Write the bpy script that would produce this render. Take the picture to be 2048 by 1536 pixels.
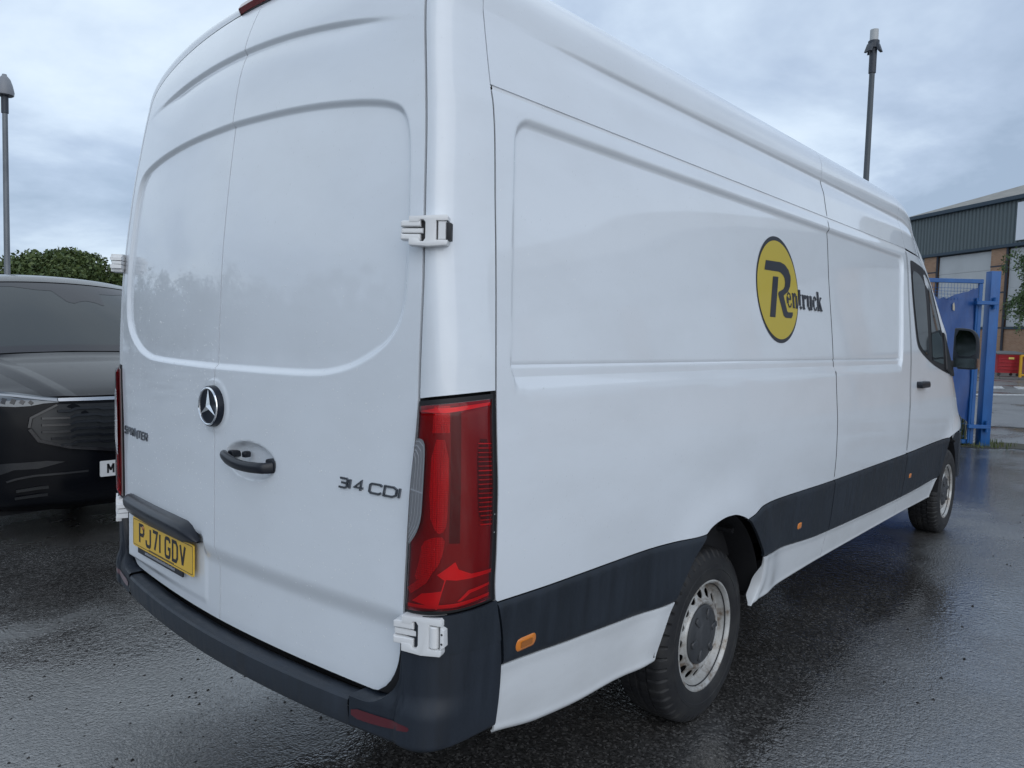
import bpy, bmesh, math, random
import numpy as np
from mathutils import Vector, Matrix

random.seed(7)
rng = np.random.default_rng(7)
for o in list(bpy.data.objects):
    bpy.data.objects.remove(o)
S = bpy.context.scene
COL = S.collection

# ------------------------------------------------------------------ camera
CAM = np.array([-1.225, -2.286, 1.541])
YAW, PITCH, ROLL, FPX = 0.720, -0.0634, 0.0280, 1502.9
cy_, sy_, cp_, sp_ = math.cos(YAW), math.sin(YAW), math.cos(PITCH), math.sin(PITCH)
f_ = np.array([cy_ * cp_, sy_ * cp_, sp_])
r_ = np.array([sy_, -cy_, 0.0])
u_ = np.cross(r_, f_)
cr, sr = math.cos(ROLL), math.sin(ROLL)
r2, u2 = cr * r_ + sr * u_, -sr * r_ + cr * u_
cam_data = bpy.data.cameras.new("camera")
cam = bpy.data.objects.new("camera", cam_data)
COL.objects.link(cam)
cam.matrix_world = Matrix(((r2[0], u2[0], -f_[0], CAM[0]), (r2[1], u2[1], -f_[1], CAM[1]), (r2[2], u2[2], -f_[2], CAM[2]), (0, 0, 0, 1)))
cam_data.sensor_width = 36.0
cam_data.lens = FPX / 2048 * 36.0
cam_data.clip_start = 0.05
cam_data.clip_end = 3000
S.camera = cam

# ------------------------------------------------------------------ sky, sun, exposure
SUN_EL, SUN_AZ = math.radians(30), math.radians(243)      # direction towards the sun, seen from above
W = bpy.data.worlds.new("World")
S.world = W
W.use_nodes = True
nt = W.node_tree
nt.nodes.clear()


def N(t, kind, **kw):
    n = t.nodes.new(kind)
    for k, v in kw.items():
        if k in n.inputs:
            n.inputs[k].default_value = v
        else:
            setattr(n, k, v)
    return n


def ramp(t, src, stops):
    n = t.nodes.new('ShaderNodeValToRGB')
    el = n.color_ramp.elements
    while len(el) < len(stops):
        el.new(0.5)
    for e, (p, c) in zip(el, stops):
        e.position = p
        e.color = (*c, 1) if len(c) == 3 else c
    t.links.new(src, n.inputs[0])
    return n


out = N(nt, 'ShaderNodeOutputWorld')
bg = N(nt, 'ShaderNodeBackground')
bg.inputs['Strength'].default_value = 0.1
sky = nt.nodes.new('ShaderNodeTexSky')
sky.sky_type = 'NISHITA'
sky.sun_disc = False
sky.sun_elevation = SUN_EL
sky.sun_rotation = math.pi / 2 - SUN_AZ
tc = N(nt, 'ShaderNodeTexCoord')
sep = N(nt, 'ShaderNodeSeparateXYZ')
nt.links.new(tc.outputs['Generated'], sep.inputs[0])
zz = N(nt, 'ShaderNodeMath', operation='MAXIMUM')
nt.links.new(sep.outputs['Z'], zz.inputs[0]); zz.inputs[1].default_value = 0.0
za = N(nt, 'ShaderNodeMath', operation='ADD')
nt.links.new(zz.outputs[0], za.inputs[0]); za.inputs[1].default_value = 0.22
comb = N(nt, 'ShaderNodeCombineXYZ')
for k in 'XY':
    dv = N(nt, 'ShaderNodeMath', operation='DIVIDE')
    nt.links.new(sep.outputs[k], dv.inputs[0]); nt.links.new(za.outputs[0], dv.inputs[1])
    nt.links.new(dv.outputs[0], comb.inputs[k])
n1 = N(nt, 'ShaderNodeTexNoise'); n1.inputs['Scale'].default_value = 0.8; n1.inputs['Detail'].default_value = 7; n1.inputs['Roughness'].default_value = 0.56; n1.inputs['Distortion'].default_value = 0.35
mp = N(nt, 'ShaderNodeMapping'); mp.inputs['Location'].default_value = (18.979, 4.206, 0.0)
nt.links.new(comb.outputs[0], mp.inputs[0]); nt.links.new(mp.outputs[0], n1.inputs['Vector'])
cl = ramp(nt, n1.outputs['Fac'], [(0.36, (3.6, 4.6, 6.1)), (0.45, (4.9, 6.0, 7.7)), (0.54, (6.8, 8.05, 9.6)), (0.65, (8.4, 9.6, 10.8))])
mixs = N(nt, 'ShaderNodeMix', data_type='RGBA'); mixs.inputs['Factor'].default_value = 0.88
nt.links.new(sky.outputs[0], mixs.inputs['A']); nt.links.new(cl.outputs[0], mixs.inputs['B'])
nt.links.new(mixs.outputs['Result'], bg.inputs['Color'])
nt.links.new(bg.outputs[0], out.inputs[0])

sd = bpy.data.lights.new("sun", 'SUN')
sd.energy = 0.85
sd.angle = math.radians(70)
sd.color = (1.0, 0.985, 0.965)
sun = bpy.data.objects.new("sun", sd)
COL.objects.link(sun)
sun.rotation_euler = Vector((math.cos(SUN_AZ) * math.cos(SUN_EL), math.sin(SUN_AZ) * math.cos(SUN_EL), math.sin(SUN_EL))).to_track_quat('Z', 'Y').to_euler()
S.view_settings.view_transform = 'Standard'
S.view_settings.look = 'None'
S.view_settings.exposure = 0.10
S.view_settings.gamma = 1.0
S.view_settings.use_curve_mapping = False
S.render.engine = 'CYCLES'

# ------------------------------------------------------------------ materials
def mat(name, base, rough=0.5, metal=0.0, coat=0.0, spec=0.5, **kw):
    m = bpy.data.materials.new(name)
    m.use_nodes = True
    b = m.node_tree.nodes['Principled BSDF']
    b.inputs['Base Color'].default_value = (*base, 1)
    b.inputs['Roughness'].default_value = rough
    b.inputs['Metallic'].default_value = metal
    b.inputs['Coat Weight'].default_value = coat
    b.inputs['Coat Roughness'].default_value = kw.get('coat_rough', 0.04)
    b.inputs['Specular IOR Level'].default_value = spec
    return m


def node_tools(m):
    t = m.node_tree
    return t, t.nodes['Principled BSDF'], t.links


def coords(t, kind='Object', scale=(1, 1, 1)):
    c = N(t, 'ShaderNodeTexCoord')
    mpp = N(t, 'ShaderNodeMapping')
    mpp.inputs['Scale'].default_value = scale
    t.links.new(c.outputs[kind], mpp.inputs[0])
    return mpp.outputs[0]


def noise(t, vec, scale, detail=4, rough=0.55):
    n = N(t, 'ShaderNodeTexNoise')
    n.inputs['Scale'].default_value = scale; n.inputs['Detail'].default_value = detail; n.inputs['Roughness'].default_value = rough
    t.links.new(vec, n.inputs['Vector'])
    return n.outputs['Fac']


def math_(t, op, a, b=None):
    n = N(t, 'ShaderNodeMath', operation=op)
    for i, v in enumerate((a, b)):
        if v is None:
            continue
        if isinstance(v, (int, float)):
            n.inputs[i].default_value = v
        else:
            t.links.new(v, n.inputs[i])
    return n.outputs[0]


def bump(t, b, h, strength, dist, normal_in=None, to='Normal'):
    n = N(t, 'ShaderNodeBump')
    n.inputs['Strength'].default_value = strength
    n.inputs['Distance'].default_value = dist
    t.links.new(h, n.inputs['Height'])
    if normal_in is not None:
        t.links.new(normal_in, n.inputs['Normal'])
    t.links.new(n.outputs[0], b.inputs[to])
    return n.outputs[0]


def drops(t, vec, scale, keep, size):
    v = N(t, 'ShaderNodeTexVoronoi'); v.inputs['Scale'].default_value = scale
    t.links.new(vec, v.inputs['Vector'])
    sc = N(t, 'ShaderNodeSeparateColor'); t.links.new(v.outputs['Color'], sc.inputs[0])
    keepm = math_(t, 'GREATER_THAN', sc.outputs[0], keep)
    rad = math_(t, 'MULTIPLY', sc.outputs[1], size)
    h = math_(t, 'MAXIMUM', math_(t, 'SUBTRACT', rad, v.outputs['Distance']), 0.0)
    return math_(t, 'MULTIPLY', h, keepm)


def wet_paint(name, base, rough, dropscale=74, keep=0.62, size=0.20, metal=0.0, grime=0.0, strength=1.0, coat=1.0):
    m = mat(name, base, rough, metal, coat)
    t, b, L = node_tools(m)
    v = coords(t, scale=(1, 1, 0.75))
    h = drops(t, v, dropscale, keep, size)
    bump(t, b, h, strength, 0.02, to='Coat Normal')
    if grime > 0:
        g = noise(t, coords(t, scale=(1.0, 1.0, 2.0)), 2.6, 8, 0.62)
        rp = ramp(t, g, [(0.42, base), (0.75, tuple(c * (1 - grime) + d * grime for c, d in zip(base, (0.30, 0.29, 0.27))))])
        L.new(rp.outputs[0], b.inputs['Base Color'])
        rr = ramp(t, noise(t, coords(t), 1.7, 5), [(0.35, (rough,) * 3), (0.7, (rough + 0.12,) * 3)])
        L.new(rr.outputs[0], b.inputs['Roughness'])
    return m


M = {}
M['white'] = wet_paint('white_paint', (0.735, 0.770, 0.812), 0.34, grime=0.10)
M['white_low'] = wet_paint('white_paint_road_film', (0.725, 0.745, 0.765), 0.40, keep=0.85, grime=0.22)
M['white_hinge'] = mat('white_hinge_paint', (0.74, 0.74, 0.74), 0.38, coat=0.4)
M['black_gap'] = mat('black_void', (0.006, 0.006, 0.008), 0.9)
M['rubber'] = mat('black_rubber', (0.012, 0.012, 0.014), 0.55)


def plastic(name, base, rough, scale=900, s=0.25, streak=True):
    m = mat(name, base, rough)
    t, b, L = node_tools(m)
    v = coords(t)
    fine = noise(t, v, scale, 2)
    bump(t, b, fine, s, 0.001)
    st = noise(t, coords(t, scale=(22, 22, 0.9)), 1.0, 5, 0.6)
    big = noise(t, v, 3.2, 5)
    sm = math_(t, 'ADD', math_(t, 'MULTIPLY', st, 0.6), math_(t, 'MULTIPLY', big, 0.4))
    rr = ramp(t, sm, [(0.36, (rough - 0.16,) * 3), (0.62, (rough + 0.12,) * 3)])
    L.new(rr.outputs[0], b.inputs['Roughness'])
    cc = ramp(t, sm, [(0.38, tuple(c * 0.7 for c in base)), (0.64, tuple(c * 1.35 for c in base))])
    L.new(cc.outputs[0], b.inputs['Base Color'])
    return m


M['cladding'] = plastic('grained_grey_plastic', (0.010, 0.015, 0.023), 0.52)
M['bumper'] = plastic('scuffed_bumper_plastic', (0.012, 0.017, 0.026), 0.46)
M['bumper_step'] = plastic('worn_step_plastic', (0.020, 0.026, 0.036), 0.52)
M['gloss_black'] = mat('gloss_black', (0.006, 0.009, 0.018), 0.32, spec=0.35)
M['handle'] = mat('satin_black_handle', (0.007, 0.009, 0.015), 0.33)
M['chrome'] = mat('chrome', (0.82, 0.83, 0.85), 0.10, metal=1.0)
M['dark_chrome'] = mat('badge_chrome', (0.20, 0.21, 0.23), 0.20, metal=1.0)
M['lens_red'] = mat('tail_lens_red_cover', (0.8, 0.03, 0.05), 0.1)
t, b, L = node_tools(M['lens_red'])
tr_ = N(t, 'ShaderNodeBsdfTransparent'); tr_.inputs['Color'].default_value = (0.98, 0.030, 0.068, 1)
gl_ = N(t, 'ShaderNodeBsdfGlossy'); gl_.inputs['Roughness'].default_value = 0.07
fn_ = N(t, 'ShaderNodeFresnel'); fn_.inputs['IOR'].default_value = 1.5
dn_ = N(t, 'ShaderNodeBump'); dn_.inputs['Strength'].default_value = 0.8; dn_.inputs['Distance'].default_value = 0.02
L.new(drops(t, coords(t), 80, 0.8, 0.2), dn_.inputs['Height']); L.new(dn_.outputs[0], gl_.inputs['Normal'])
mx_ = N(t, 'ShaderNodeMixShader'); L.new(fn_.outputs[0], mx_.inputs[0]); L.new(tr_.outputs[0], mx_.inputs[1]); L.new(gl_.outputs[0], mx_.inputs[2])
L.new(mx_.outputs[0], t.nodes['Material Output'].inputs['Surface'])
M['bowl'] = mat('lamp_bowl_grey', (0.24, 0.22, 0.22), 0.35)
M['lens_bright'] = mat('tail_reflector_silver', (0.90, 0.88, 0.88), 0.30, metal=0.2)
M['lens_mid'] = mat('tail_reflector_grey', (0.60, 0.58, 0.58), 0.30, metal=0.1)
M['lens_black'] = mat('lamp_bowl_dark', (0.055, 0.05, 0.05), 0.3)
M['brake_red'] = mat('brake_light_lens', (0.16, 0.010, 0.014), 0.2, coat=0.8)
M['lens_clear'] = mat('reversing_lens', (0.23, 0.235, 0.25), 0.22, metal=0.35, coat=1.0)
M['lens_line'] = mat('reversing_lens_ridge', (0.40, 0.41, 0.44), 0.2, metal=0.4, coat=1.0)
M['reflector'] = mat('bumper_reflector_red', (0.085, 0.005, 0.011), 0.3, coat=0.6)
M['orange'] = mat('amber_marker', (0.68, 0.20, 0.012), 0.3, coat=0.9)
M['orange_dark'] = mat('amber_marker_core', (0.38, 0.12, 0.012), 0.35, coat=0.8)
M['amber_dull'] = mat('mirror_indicator_amber', (0.16, 0.085, 0.055), 0.3, coat=0.8)
M['plate_yellow'] = mat('plate_yellow', (0.80, 0.49, 0.025), 0.35, coat=0.5)
M['plate_white'] = mat('plate_white', (0.7, 0.7, 0.7), 0.4, coat=0.5)
M['plate_black'] = mat('plate_black', (0.012, 0.012, 0.016), 0.4)
M['plate_grey'] = mat('plate_small_print', (0.30, 0.31, 0.34), 0.5)
M['logo_yellow'] = mat('logo_yellow', (0.52, 0.40, 0.045), 0.4, coat=0.3)
M['logo_black'] = mat('logo_black', (0.018, 0.020, 0.030), 0.4, coat=0.3)
M['tyre'] = mat('tyre_rubber', (0.012, 0.012, 0.014), 0.62)
t, b, L = node_tools(M['tyre'])
rp = ramp(t, noise(t, coords(t), 9, 6, 0.65), [(0.4, (0.008, 0.008, 0.010)), (0.72, (0.026, 0.025, 0.024))])
L.new(rp.outputs[0], b.inputs['Base Color'])
bump(t, b, noise(t, coords(t), 160, 3), 0.25, 0.002)
M['rim'] = mat('silver_steel_rim', (0.46, 0.46, 0.45), 0.42, metal=0.35)
t, b, L = node_tools(M['rim'])
rp = ramp(t, noise(t, coords(t), 11, 7, 0.68), [(0.36, (0.52, 0.52, 0.51)), (0.52, (0.42, 0.41, 0.39)), (0.64, (0.17, 0.125, 0.09))])
L.new(rp.outputs[0], b.inputs['Base Color'])
M['hub'] = plastic('hub_cap_plastic', (0.040, 0.042, 0.046), 0.5)
t, b, L = node_tools(M['lens_mid'])
wv_ = N(t, 'ShaderNodeTexVoronoi'); wv_.inputs['Scale'].default_value = 190; wv_.inputs['Randomness'].default_value = 0.0
L.new(coords(t), wv_.inputs['Vector'])
bump(t, b, wv_.outputs['Distance'], 0.8, 0.004)
M['glass'] = mat('cab_glass', (0.020, 0.026, 0.030), 0.06, spec=0.8, coat=0.5)
M['mirror'] = mat('mirror_glass', (0.10, 0.12, 0.125), 0.05, metal=1.0)


# ------------------------------------------------------------------ object helpers
def tag(o, label=None, cat=None, group=None, kind=None):
    for k, v in (('label', label), ('category', cat), ('group', group), ('kind', kind)):
        if v:
            o[k] = v
    return o


def empty(name, loc, label, cat, group=None, rz=0.0):
    o = bpy.data.objects.new(name, None)
    COL.objects.link(o)
    o.location = loc
    o.rotation_euler = (0, 0, rz)
    o.empty_display_size = 0.2
    return tag(o, label, cat, group)


def mesh_obj(name, V, F, material, parent=None, smooth=True, sharp=None, base=None):
    me = bpy.data.meshes.new(name)
    V = np.asarray(V, float)
    if base is not None:
        V = V - np.asarray(base)
    me.from_pydata(V.tolist(), [], [tuple(int(i) for i in f) for f in F])
    me.materials.append(material)
    if smooth:
        me.polygons.foreach_set('use_smooth', [True] * len(me.polygons))
        if sharp:
            me.set_sharp_from_angle(angle=math.radians(sharp))
    me.update()
    o = bpy.data.objects.new(name, me)
    COL.objects.link(o)
    if parent is not None:
        o.parent = parent
    return o


class MB:
    """collects shapes for one mesh"""
    def __init__(s):
        s.V = []; s.F = []; s.n = 0

    def add(s, V, F):
        V = np.asarray(V, float).reshape(-1, 3)
        s.V.append(V)
        s.F += [tuple(int(i) + s.n for i in f) for f in F]
        s.n += len(V)
        return s

    def bm(s, bm, fn=None):
        bm.verts.index_update()
        V = np.array([v.co[:] for v in bm.verts])
        if fn is not None:
            V = fn(V)
        s.add(V, [[v.index for v in f.verts] for f in bm.faces])
        bm.free()
        return s

    def box(s, lo, hi, bev=0.0, seg=2, fn=None):
        return s.bm(box_bm(lo, hi, bev, seg), fn)

    def arr(s):
        return np.concatenate(s.V), s.F

    def obj(s, name, material, parent=None, smooth=True, sharp=35, base=None):
        V, F = s.arr()
        return mesh_obj(name, V, F, material, parent, smooth, sharp, base)


def box_bm(lo, hi, bev=0.0, seg=2):
    bm = bmesh.new()
    lo, hi = np.minimum(lo, hi), np.maximum(lo, hi)
    bmesh.ops.create_cube(bm, size=1.0)
    for v in bm.verts:
        v.co = Vector([lo[i] + (v.co[i] + 0.5) * (hi[i] - lo[i]) for i in range(3)])
    if bev > 0:
        bmesh.ops.bevel(bm, geom=list(bm.edges), offset=bev, segments=seg, profile=0.6, affect='EDGES')
    return bm


def prism_bm(poly, h0, h1, bev=0.0, seg=2):
    """polygon in xy, extruded from z=h0 to z=h1"""
    bm = bmesh.new()
    vs = [bm.verts.new((x, y, h0)) for x, y in poly]
    f = bm.faces.new(vs)
    f.normal_update()
    if f.normal.z > 0:
        f.normal_flip()
    r = bmesh.ops.extrude_face_region(bm, geom=[f])
    top = [g for g in r['geom'] if isinstance(g, bmesh.types.BMVert)]
    for v in top:
        v.co.z = h1
    bmesh.ops.recalc_face_normals(bm, faces=list(bm.faces))
    if bev > 0:
        es = [e for e in bm.edges if all(abs(v.co.z - h1) < 1e-6 for v in e.verts)]
        bmesh.ops.bevel(bm, geom=es, offset=bev, segments=seg, profile=0.6, affect='EDGES')
    return bm


def frame(o, e1, e2, e3):
    o, e1, e2, e3 = (np.asarray(a, float) for a in (o, e1, e2, e3))
    return lambda V: o + V[:, :1] * e1 + V[:, 1:2] * e2 + V[:, 2:3] * e3


def tube(mb, pts, rad, n=10, closed=False):
    pts = np.asarray(pts, float)
    m = len(pts)
    rad = np.broadcast_to(rad, (m,))
    V = []
    prev = None
    for i in range(m):
        a = pts[(i - 1) % m] if (closed or i > 0) else pts[i]
        c = pts[(i + 1) % m] if (closed or i < m - 1) else pts[i]
        d = c - a
        d /= np.linalg.norm(d)
        ref = prev if prev is not None else (np.array([0, 0, 1.0]) if abs(d[2]) < 0.9 else np.array([1.0, 0, 0]))
        s_ = np.cross(d, ref); s_ /= np.linalg.norm(s_)
        t_ = np.cross(s_, d)
        prev = t_
        an = np.linspace(0, 2 * np.pi, n, endpoint=False)
        V.append(pts[i] + rad[i] * (np.cos(an)[:, None] * s_ + np.sin(an)[:, None] * t_))
    F = []
    for i in range(m if closed else m - 1):
        for j in range(n):
            F.append((i * n + j, i * n + (j + 1) % n, ((i + 1) % m) * n + (j + 1) % n, ((i + 1) % m) * n + j))
    if not closed:
        F.append(tuple(range(n))[::-1])
        F.append(tuple((m - 1) * n + j for j in range(n)))
    mb.add(np.concatenate(V), F)
    return mb


def lathe(mb, prof, n, fn, closed=False):
    """prof list of (radius, axial); fn(r, a, theta) -> xyz arrays"""
    th = np.linspace(0, 2 * np.pi, n, endpoint=False)
    P = np.array(prof)
    V = fn(P[:, 0][:, None] + 0 * th, P[:, 1][:, None] + 0 * th, th[None] + 0 * P[:, :1]).reshape(-1, 3)
    m = len(P)
    F = [(i * n + j, (i + 1) * n + j, (i + 1) * n + (j + 1) % n, i * n + (j + 1) % n) for i in range(m - 1) for j in range(n)]
    mb.add(V, F)
    return mb


def grid_normals(P):
    du = np.gradient(P, axis=1); dv = np.gradient(P, axis=0)
    n = np.cross(du, dv)
    l = np.linalg.norm(n, axis=-1, keepdims=True)
    return n / np.maximum(l, 1e-12)


def sheet(mb, P, out_dir=None, flange=0.012):
    """regular grid P[v,u] as a skin whose edges are folded inwards"""
    nv, nu = P.shape[:2]
    nn = grid_normals(P)
    flip = False
    if out_dir is not None:
        c = (nn * np.asarray(out_dir)).sum(-1).mean()
        flip = c < 0
    if flip:
        nn = -nn
    idx = np.arange(nv * nu).reshape(nv, nu)
    a, b_, c_, d_ = idx[:-1, :-1].ravel(), idx[:-1, 1:].ravel(), idx[1:, 1:].ravel(), idx[1:, :-1].ravel()
    F = np.stack([a, b_, c_, d_], -1)
    if flip:
        F = F[:, ::-1]
    mb.add(P.reshape(-1, 3), F)
    if flange > 0:
        loop = [(0, j) for j in range(nu)] + [(i, nu - 1) for i in range(1, nv)] + [(nv - 1, j) for j in range(nu - 2, -1, -1)] + [(i, 0) for i in range(nv - 2, 0, -1)]
        li = np.array(loop)
        A = P[li[:, 0], li[:, 1]]; B = A - nn[li[:, 0], li[:, 1]] * flange
        m = len(A)
        V = np.concatenate([A, B])
        FF = [(i, m + i, m + (i + 1) % m, (i + 1) % m) for i in range(m)]
        if flip:
            FF = [f[::-1] for f in FF]
        mb.add(V, FF)
    return mb


def lines(*segs):
    """sorted coordinate lines; each seg (a, b, step)"""
    out_ = []
    for a, b_, st in segs:
        n = max(2, int(round((b_ - a) / st)) + 1)
        out_.append(np.linspace(a, b_, n))
    x = np.unique(np.round(np.concatenate(out_), 5))
    keep = [x[0]]
    for v in x[1:]:
        if v - keep[-1] > 0.0008:
            keep.append(v)
    keep[-1] = x[-1]
    return np.array(keep)


def patch(mb, poly, fn, cuts=2):
    """flat polygon (u,v), triangulated, refined and laid on a surface fn(U,V)->xyz"""
    bm = bmesh.new()
    vs = [bm.verts.new((x, y, 0)) for x, y in poly]
    f = bm.faces.new(vs)
    f.normal_update()
    if f.normal.z < 0:
        f.normal_flip()
    bmesh.ops.triangulate(bm, faces=[f])
    if cuts:
        bmesh.ops.subdivide_edges(bm, edges=list(bm.edges), cuts=cuts, use_grid_fill=True)
    return mb.bm(bm, lambda V: fn(V[:, 0], V[:, 1]))


def ribbon(mb, pts, width, fn, o0, o1, closed=False):
    """stroke of given width in (u,v) with raised body between offsets o0..o1; fn(U,V,off)"""
    P = np.asarray(pts, float)
    m = len(P)
    w = np.broadcast_to(width, (m,)) / 2
    Lp, Rp = [], []
    for i in range(m):
        a = P[i] - P[(i - 1) % m] if (closed or i > 0) else None
        c = P[(i + 1) % m] - P[i] if (closed or i < m - 1) else None
        if a is None: a = c
        if c is None: c = a
        a = a / np.linalg.norm(a); c = c / np.linalg.norm(c)
        na, nc = np.array([-a[1], a[0]]), np.array([-c[1], c[0]])
        nm = na + nc
        nm /= max(np.linalg.norm(nm), 1e-6)
        k = 1 / max(0.45, float(nm @ na))
        Lp.append(P[i] + nm * w[i] * k); Rp.append(P[i] - nm * w[i] * k)
    Lp, Rp = np.array(Lp), np.array(Rp)
    top = np.concatenate([Lp, Rp])
    V = np.concatenate([fn(top[:, 0], top[:, 1], o1), fn(top[:, 0], top[:, 1], o0)])
    F = []
    for i in range(m if closed else m - 1):
        j = (i + 1) % m
        F += [(i, m + i, m + j, j), (i, j, 2 * m + j, 2 * m + i), (m + i, 3 * m + i, 3 * m + j, m + j)]
    if not closed:
        F += [(0, 2 * m, 3 * m, m), (m - 1, 2 * m - 1, 4 * m - 1, 3 * m - 1)]
    mb.add(V, F)
    return mb


def smooth_poly(pts, it=2, closed=True):
    P = np.asarray(pts, float)
    for _ in range(it):
        if closed:
            Q = np.roll(P, -1, 0)
            P = np.stack([0.75 * P + 0.25 * Q, 0.25 * P + 0.75 * Q], 1).reshape(-1, 2)
        else:
            A, B = P[:-1], P[1:]
            R_ = np.stack([0.75 * A + 0.25 * B, 0.25 * A + 0.75 * B], 1).reshape(-1, 2)
            P = np.concatenate([P[:1], R_, P[-1:]])
    return P


def round_rect(x0, z0, x1, z1, r, n=5):
    pts = []
    for cx, cz, a0 in ((x1 - r, z1 - r, 0), (x0 + r, z1 - r, 90), (x0 + r, z0 + r, 180), (x1 - r, z0 + r, 270)):
        for k in range(n):
            a = math.radians(a0 + 90 * k / (n - 1))
            pts.append((cx + r * math.cos(a), cz + r * math.sin(a)))
    return pts


GLY = {
    'S': [[(1, .85), (.85, 1), (.15, 1), (0, .85), (0, .64), (.15, .53), (.85, .47), (1, .36), (1, .15), (.85, 0), (.15, 0), (0, .15)]],
    'P': [[(0, 0), (0, 1), (.8, 1), (1, .85), (1, .6), (.8, .45), (.06, .45)]],
    'R': [[(0, 0), (0, 1), (.8, 1), (1, .85), (1, .6), (.8, .45), (.06, .45)], [(.5, .45), (1, 0)]],
    'I': [[(0, 0), (0, 1)]], '1': [[(0, 0), (0, 1)]],
    'N': [[(0, 0), (0, 1), (1, 0), (1, 1)]],
    'T': [[(0, 1), (1, 1)], [(.5, 0), (.5, .96)]],
    'E': [[(1, 1), (0, 1), (0, 0), (1, 0)], [(.05, .5), (.85, .5)]],
    'C': [[(1, .85), (.85, 1), (.15, 1), (0, .85), (0, .15), (.15, 0), (.85, 0), (1, .15)]],
    'D': [[(0, 0), (0, 1), (.72, 1), (1, .8), (1, .2), (.72, 0)]],
    'G': [[(1, .80), (.95, .93), (.8, 1), (.2, 1), (.05, .93), (0, .80), (0, .20), (.05, .07), (.2, 0), (.8, 0), (.95, .07), (1, .20), (1, .46), (.58, .46)]],
    'V': [[(0, 1), (.5, 0)], [(1, 1), (.5, 0)]],
    'J': [[(1, 1), (1, .2), (.95, .07), (.8, 0), (.2, 0), (.05, .07), (0, .2), (0, .30)]],
    '7': [[(0, 1), (1, 1), (.42, 0)]],
    '3': [[(0, 1), (.85, 1), (1, .87), (1, .62), (.85, .52), (.25, .52)], [(.87, .50), (1, .38), (1, .13), (.85, 0), (0, 0)]],
    '4': [[(.72, 0), (.72, 1), (0, .28), (1, .28)]],
    'M': [[(0, 0), (0, 1)], [(1, 0), (1, 1)], [(.03, .97), (.5, .30)], [(.97, .97), (.5, .30)]],
    '0': [[(0, .2), (.2, 0), (.8, 0), (1, .2), (1, .8), (.8, 1), (.2, 1), (0, .8)]],
}


def write(text, widths, gap, h, stroke, slant=0.0):
    """list of (strokes, closed?) laid out in (u,v) starting at 0"""
    res = []
    x = 0.0
    for ch, w in zip(text, widths):
        if ch == ' ':
            x += w
            continue
        for s_ in GLY[ch]:
            iw, ih = max(w - stroke, 0.0), h - stroke
            pts = [(x + stroke / 2 + a * iw + slant * (stroke / 2 + b_ * ih), stroke / 2 + b_ * ih) for a, b_ in s_]
            res.append((ch, pts, ch in 'D0'))
        x += w + gap
    return res, x - gap

# ================================================================== THE GROUND (structure first)
def asphalt(name, base=(0.052, 0.050, 0.048), pud=0.5):
    m = mat(name, base, 0.4)
    t, b, L = node_tools(m)
    v = coords(t)
    v1 = N(t, 'ShaderNodeTexVoronoi'); v1.inputs['Scale'].default_value = 120; L.new(v, v1.inputs['Vector'])
    v2 = N(t, 'ShaderNodeTexVoronoi'); v2.inputs['Scale'].default_value = 58; L.new(v, v2.inputs['Vector'])
    sc = N(t, 'ShaderNodeSeparateColor'); L.new(v1.outputs['Color'], sc.inputs[0])
    stone = ramp(t, sc.outputs[0], [(0.0, tuple(c * 0.45 for c in base)), (0.55, base), (0.86, tuple(c * 1.8 for c in base)), (1.0, tuple(c * 3.0 for c in base))])
    big = noise(t, v, 0.9, 6, 0.6)
    tone = ramp(t, big, [(0.34, (0.60, 0.56, 0.54)), (0.50, (0.95, 0.94, 0.93)), (0.66, (1.30, 1.30, 1.30))])
    mx = N(t, 'ShaderNodeMix', data_type='RGBA', blend_type='MULTIPLY'); mx.inputs['Factor'].default_value = 1
    L.new(stone.outputs[0], mx.inputs['A']); L.new(tone.outputs[0], mx.inputs['B'])
    L.new(mx.outputs['Result'], b.inputs['Base Color'])
    # water film: where it is deep the stones drown, the surface flattens, ripples and shines
    w = noise(t, coords(t, scale=(0.62, 1.0, 1.0)), 0.55, 6, 0.6)
    film = ramp(t, w, [(pud - 0.09, (0, 0, 0)), (pud + 0.08, (1, 1, 1))]).outputs[0]
    rp = ramp(t, film, [(0.0, (0.40,) * 3), (0.5, (0.24,) * 3), (1.0, (0.10,) * 3)])
    L.new(rp.outputs[0], b.inputs['Roughness'])
    h1 = math_(t, 'SUBTRACT', 1.0, v1.outputs['Distance'])
    h2 = math_(t, 'SUBTRACT', 1.0, v2.outputs['Distance'])
    hh = math_(t, 'ADD', math_(t, 'MULTIPLY', h1, 0.55), math_(t, 'MULTIPLY', h2, 0.55))
    k = ramp(t, film, [(0.0, (1.0,) * 3), (1.0, (0.16,) * 3)]).outputs[0]
    hh = math_(t, 'MULTIPLY', hh, k)
    rip = noise(t, coords(t, scale=(1.0, 0.7, 1)), 34, 3, 0.55)
    k2 = ramp(t, film, [(0.0, (0.25,) * 3), (1.0, (0.85,) * 3)]).outputs[0]
    hh = math_(t, 'ADD', hh, math_(t, 'MULTIPLY', rip, k2))
    bump(t, b, hh, 0.6, 0.0065)
    b.inputs['IOR'].default_value = 2.7
    return m


M['asphalt'] = asphalt('wet_asphalt')
M['road'] = asphalt('road_asphalt', (0.06, 0.058, 0.057), pud=0.62)


def flat(name, pts, z, material, kind='structure', sub=0):
    mb_ = MB()
    mb_.add([(x, y, z) for x, y in pts], [tuple(range(len(pts)))])
    o = mb_.obj(name, material, smooth=False)
    o['kind'] = kind
    return o


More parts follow.
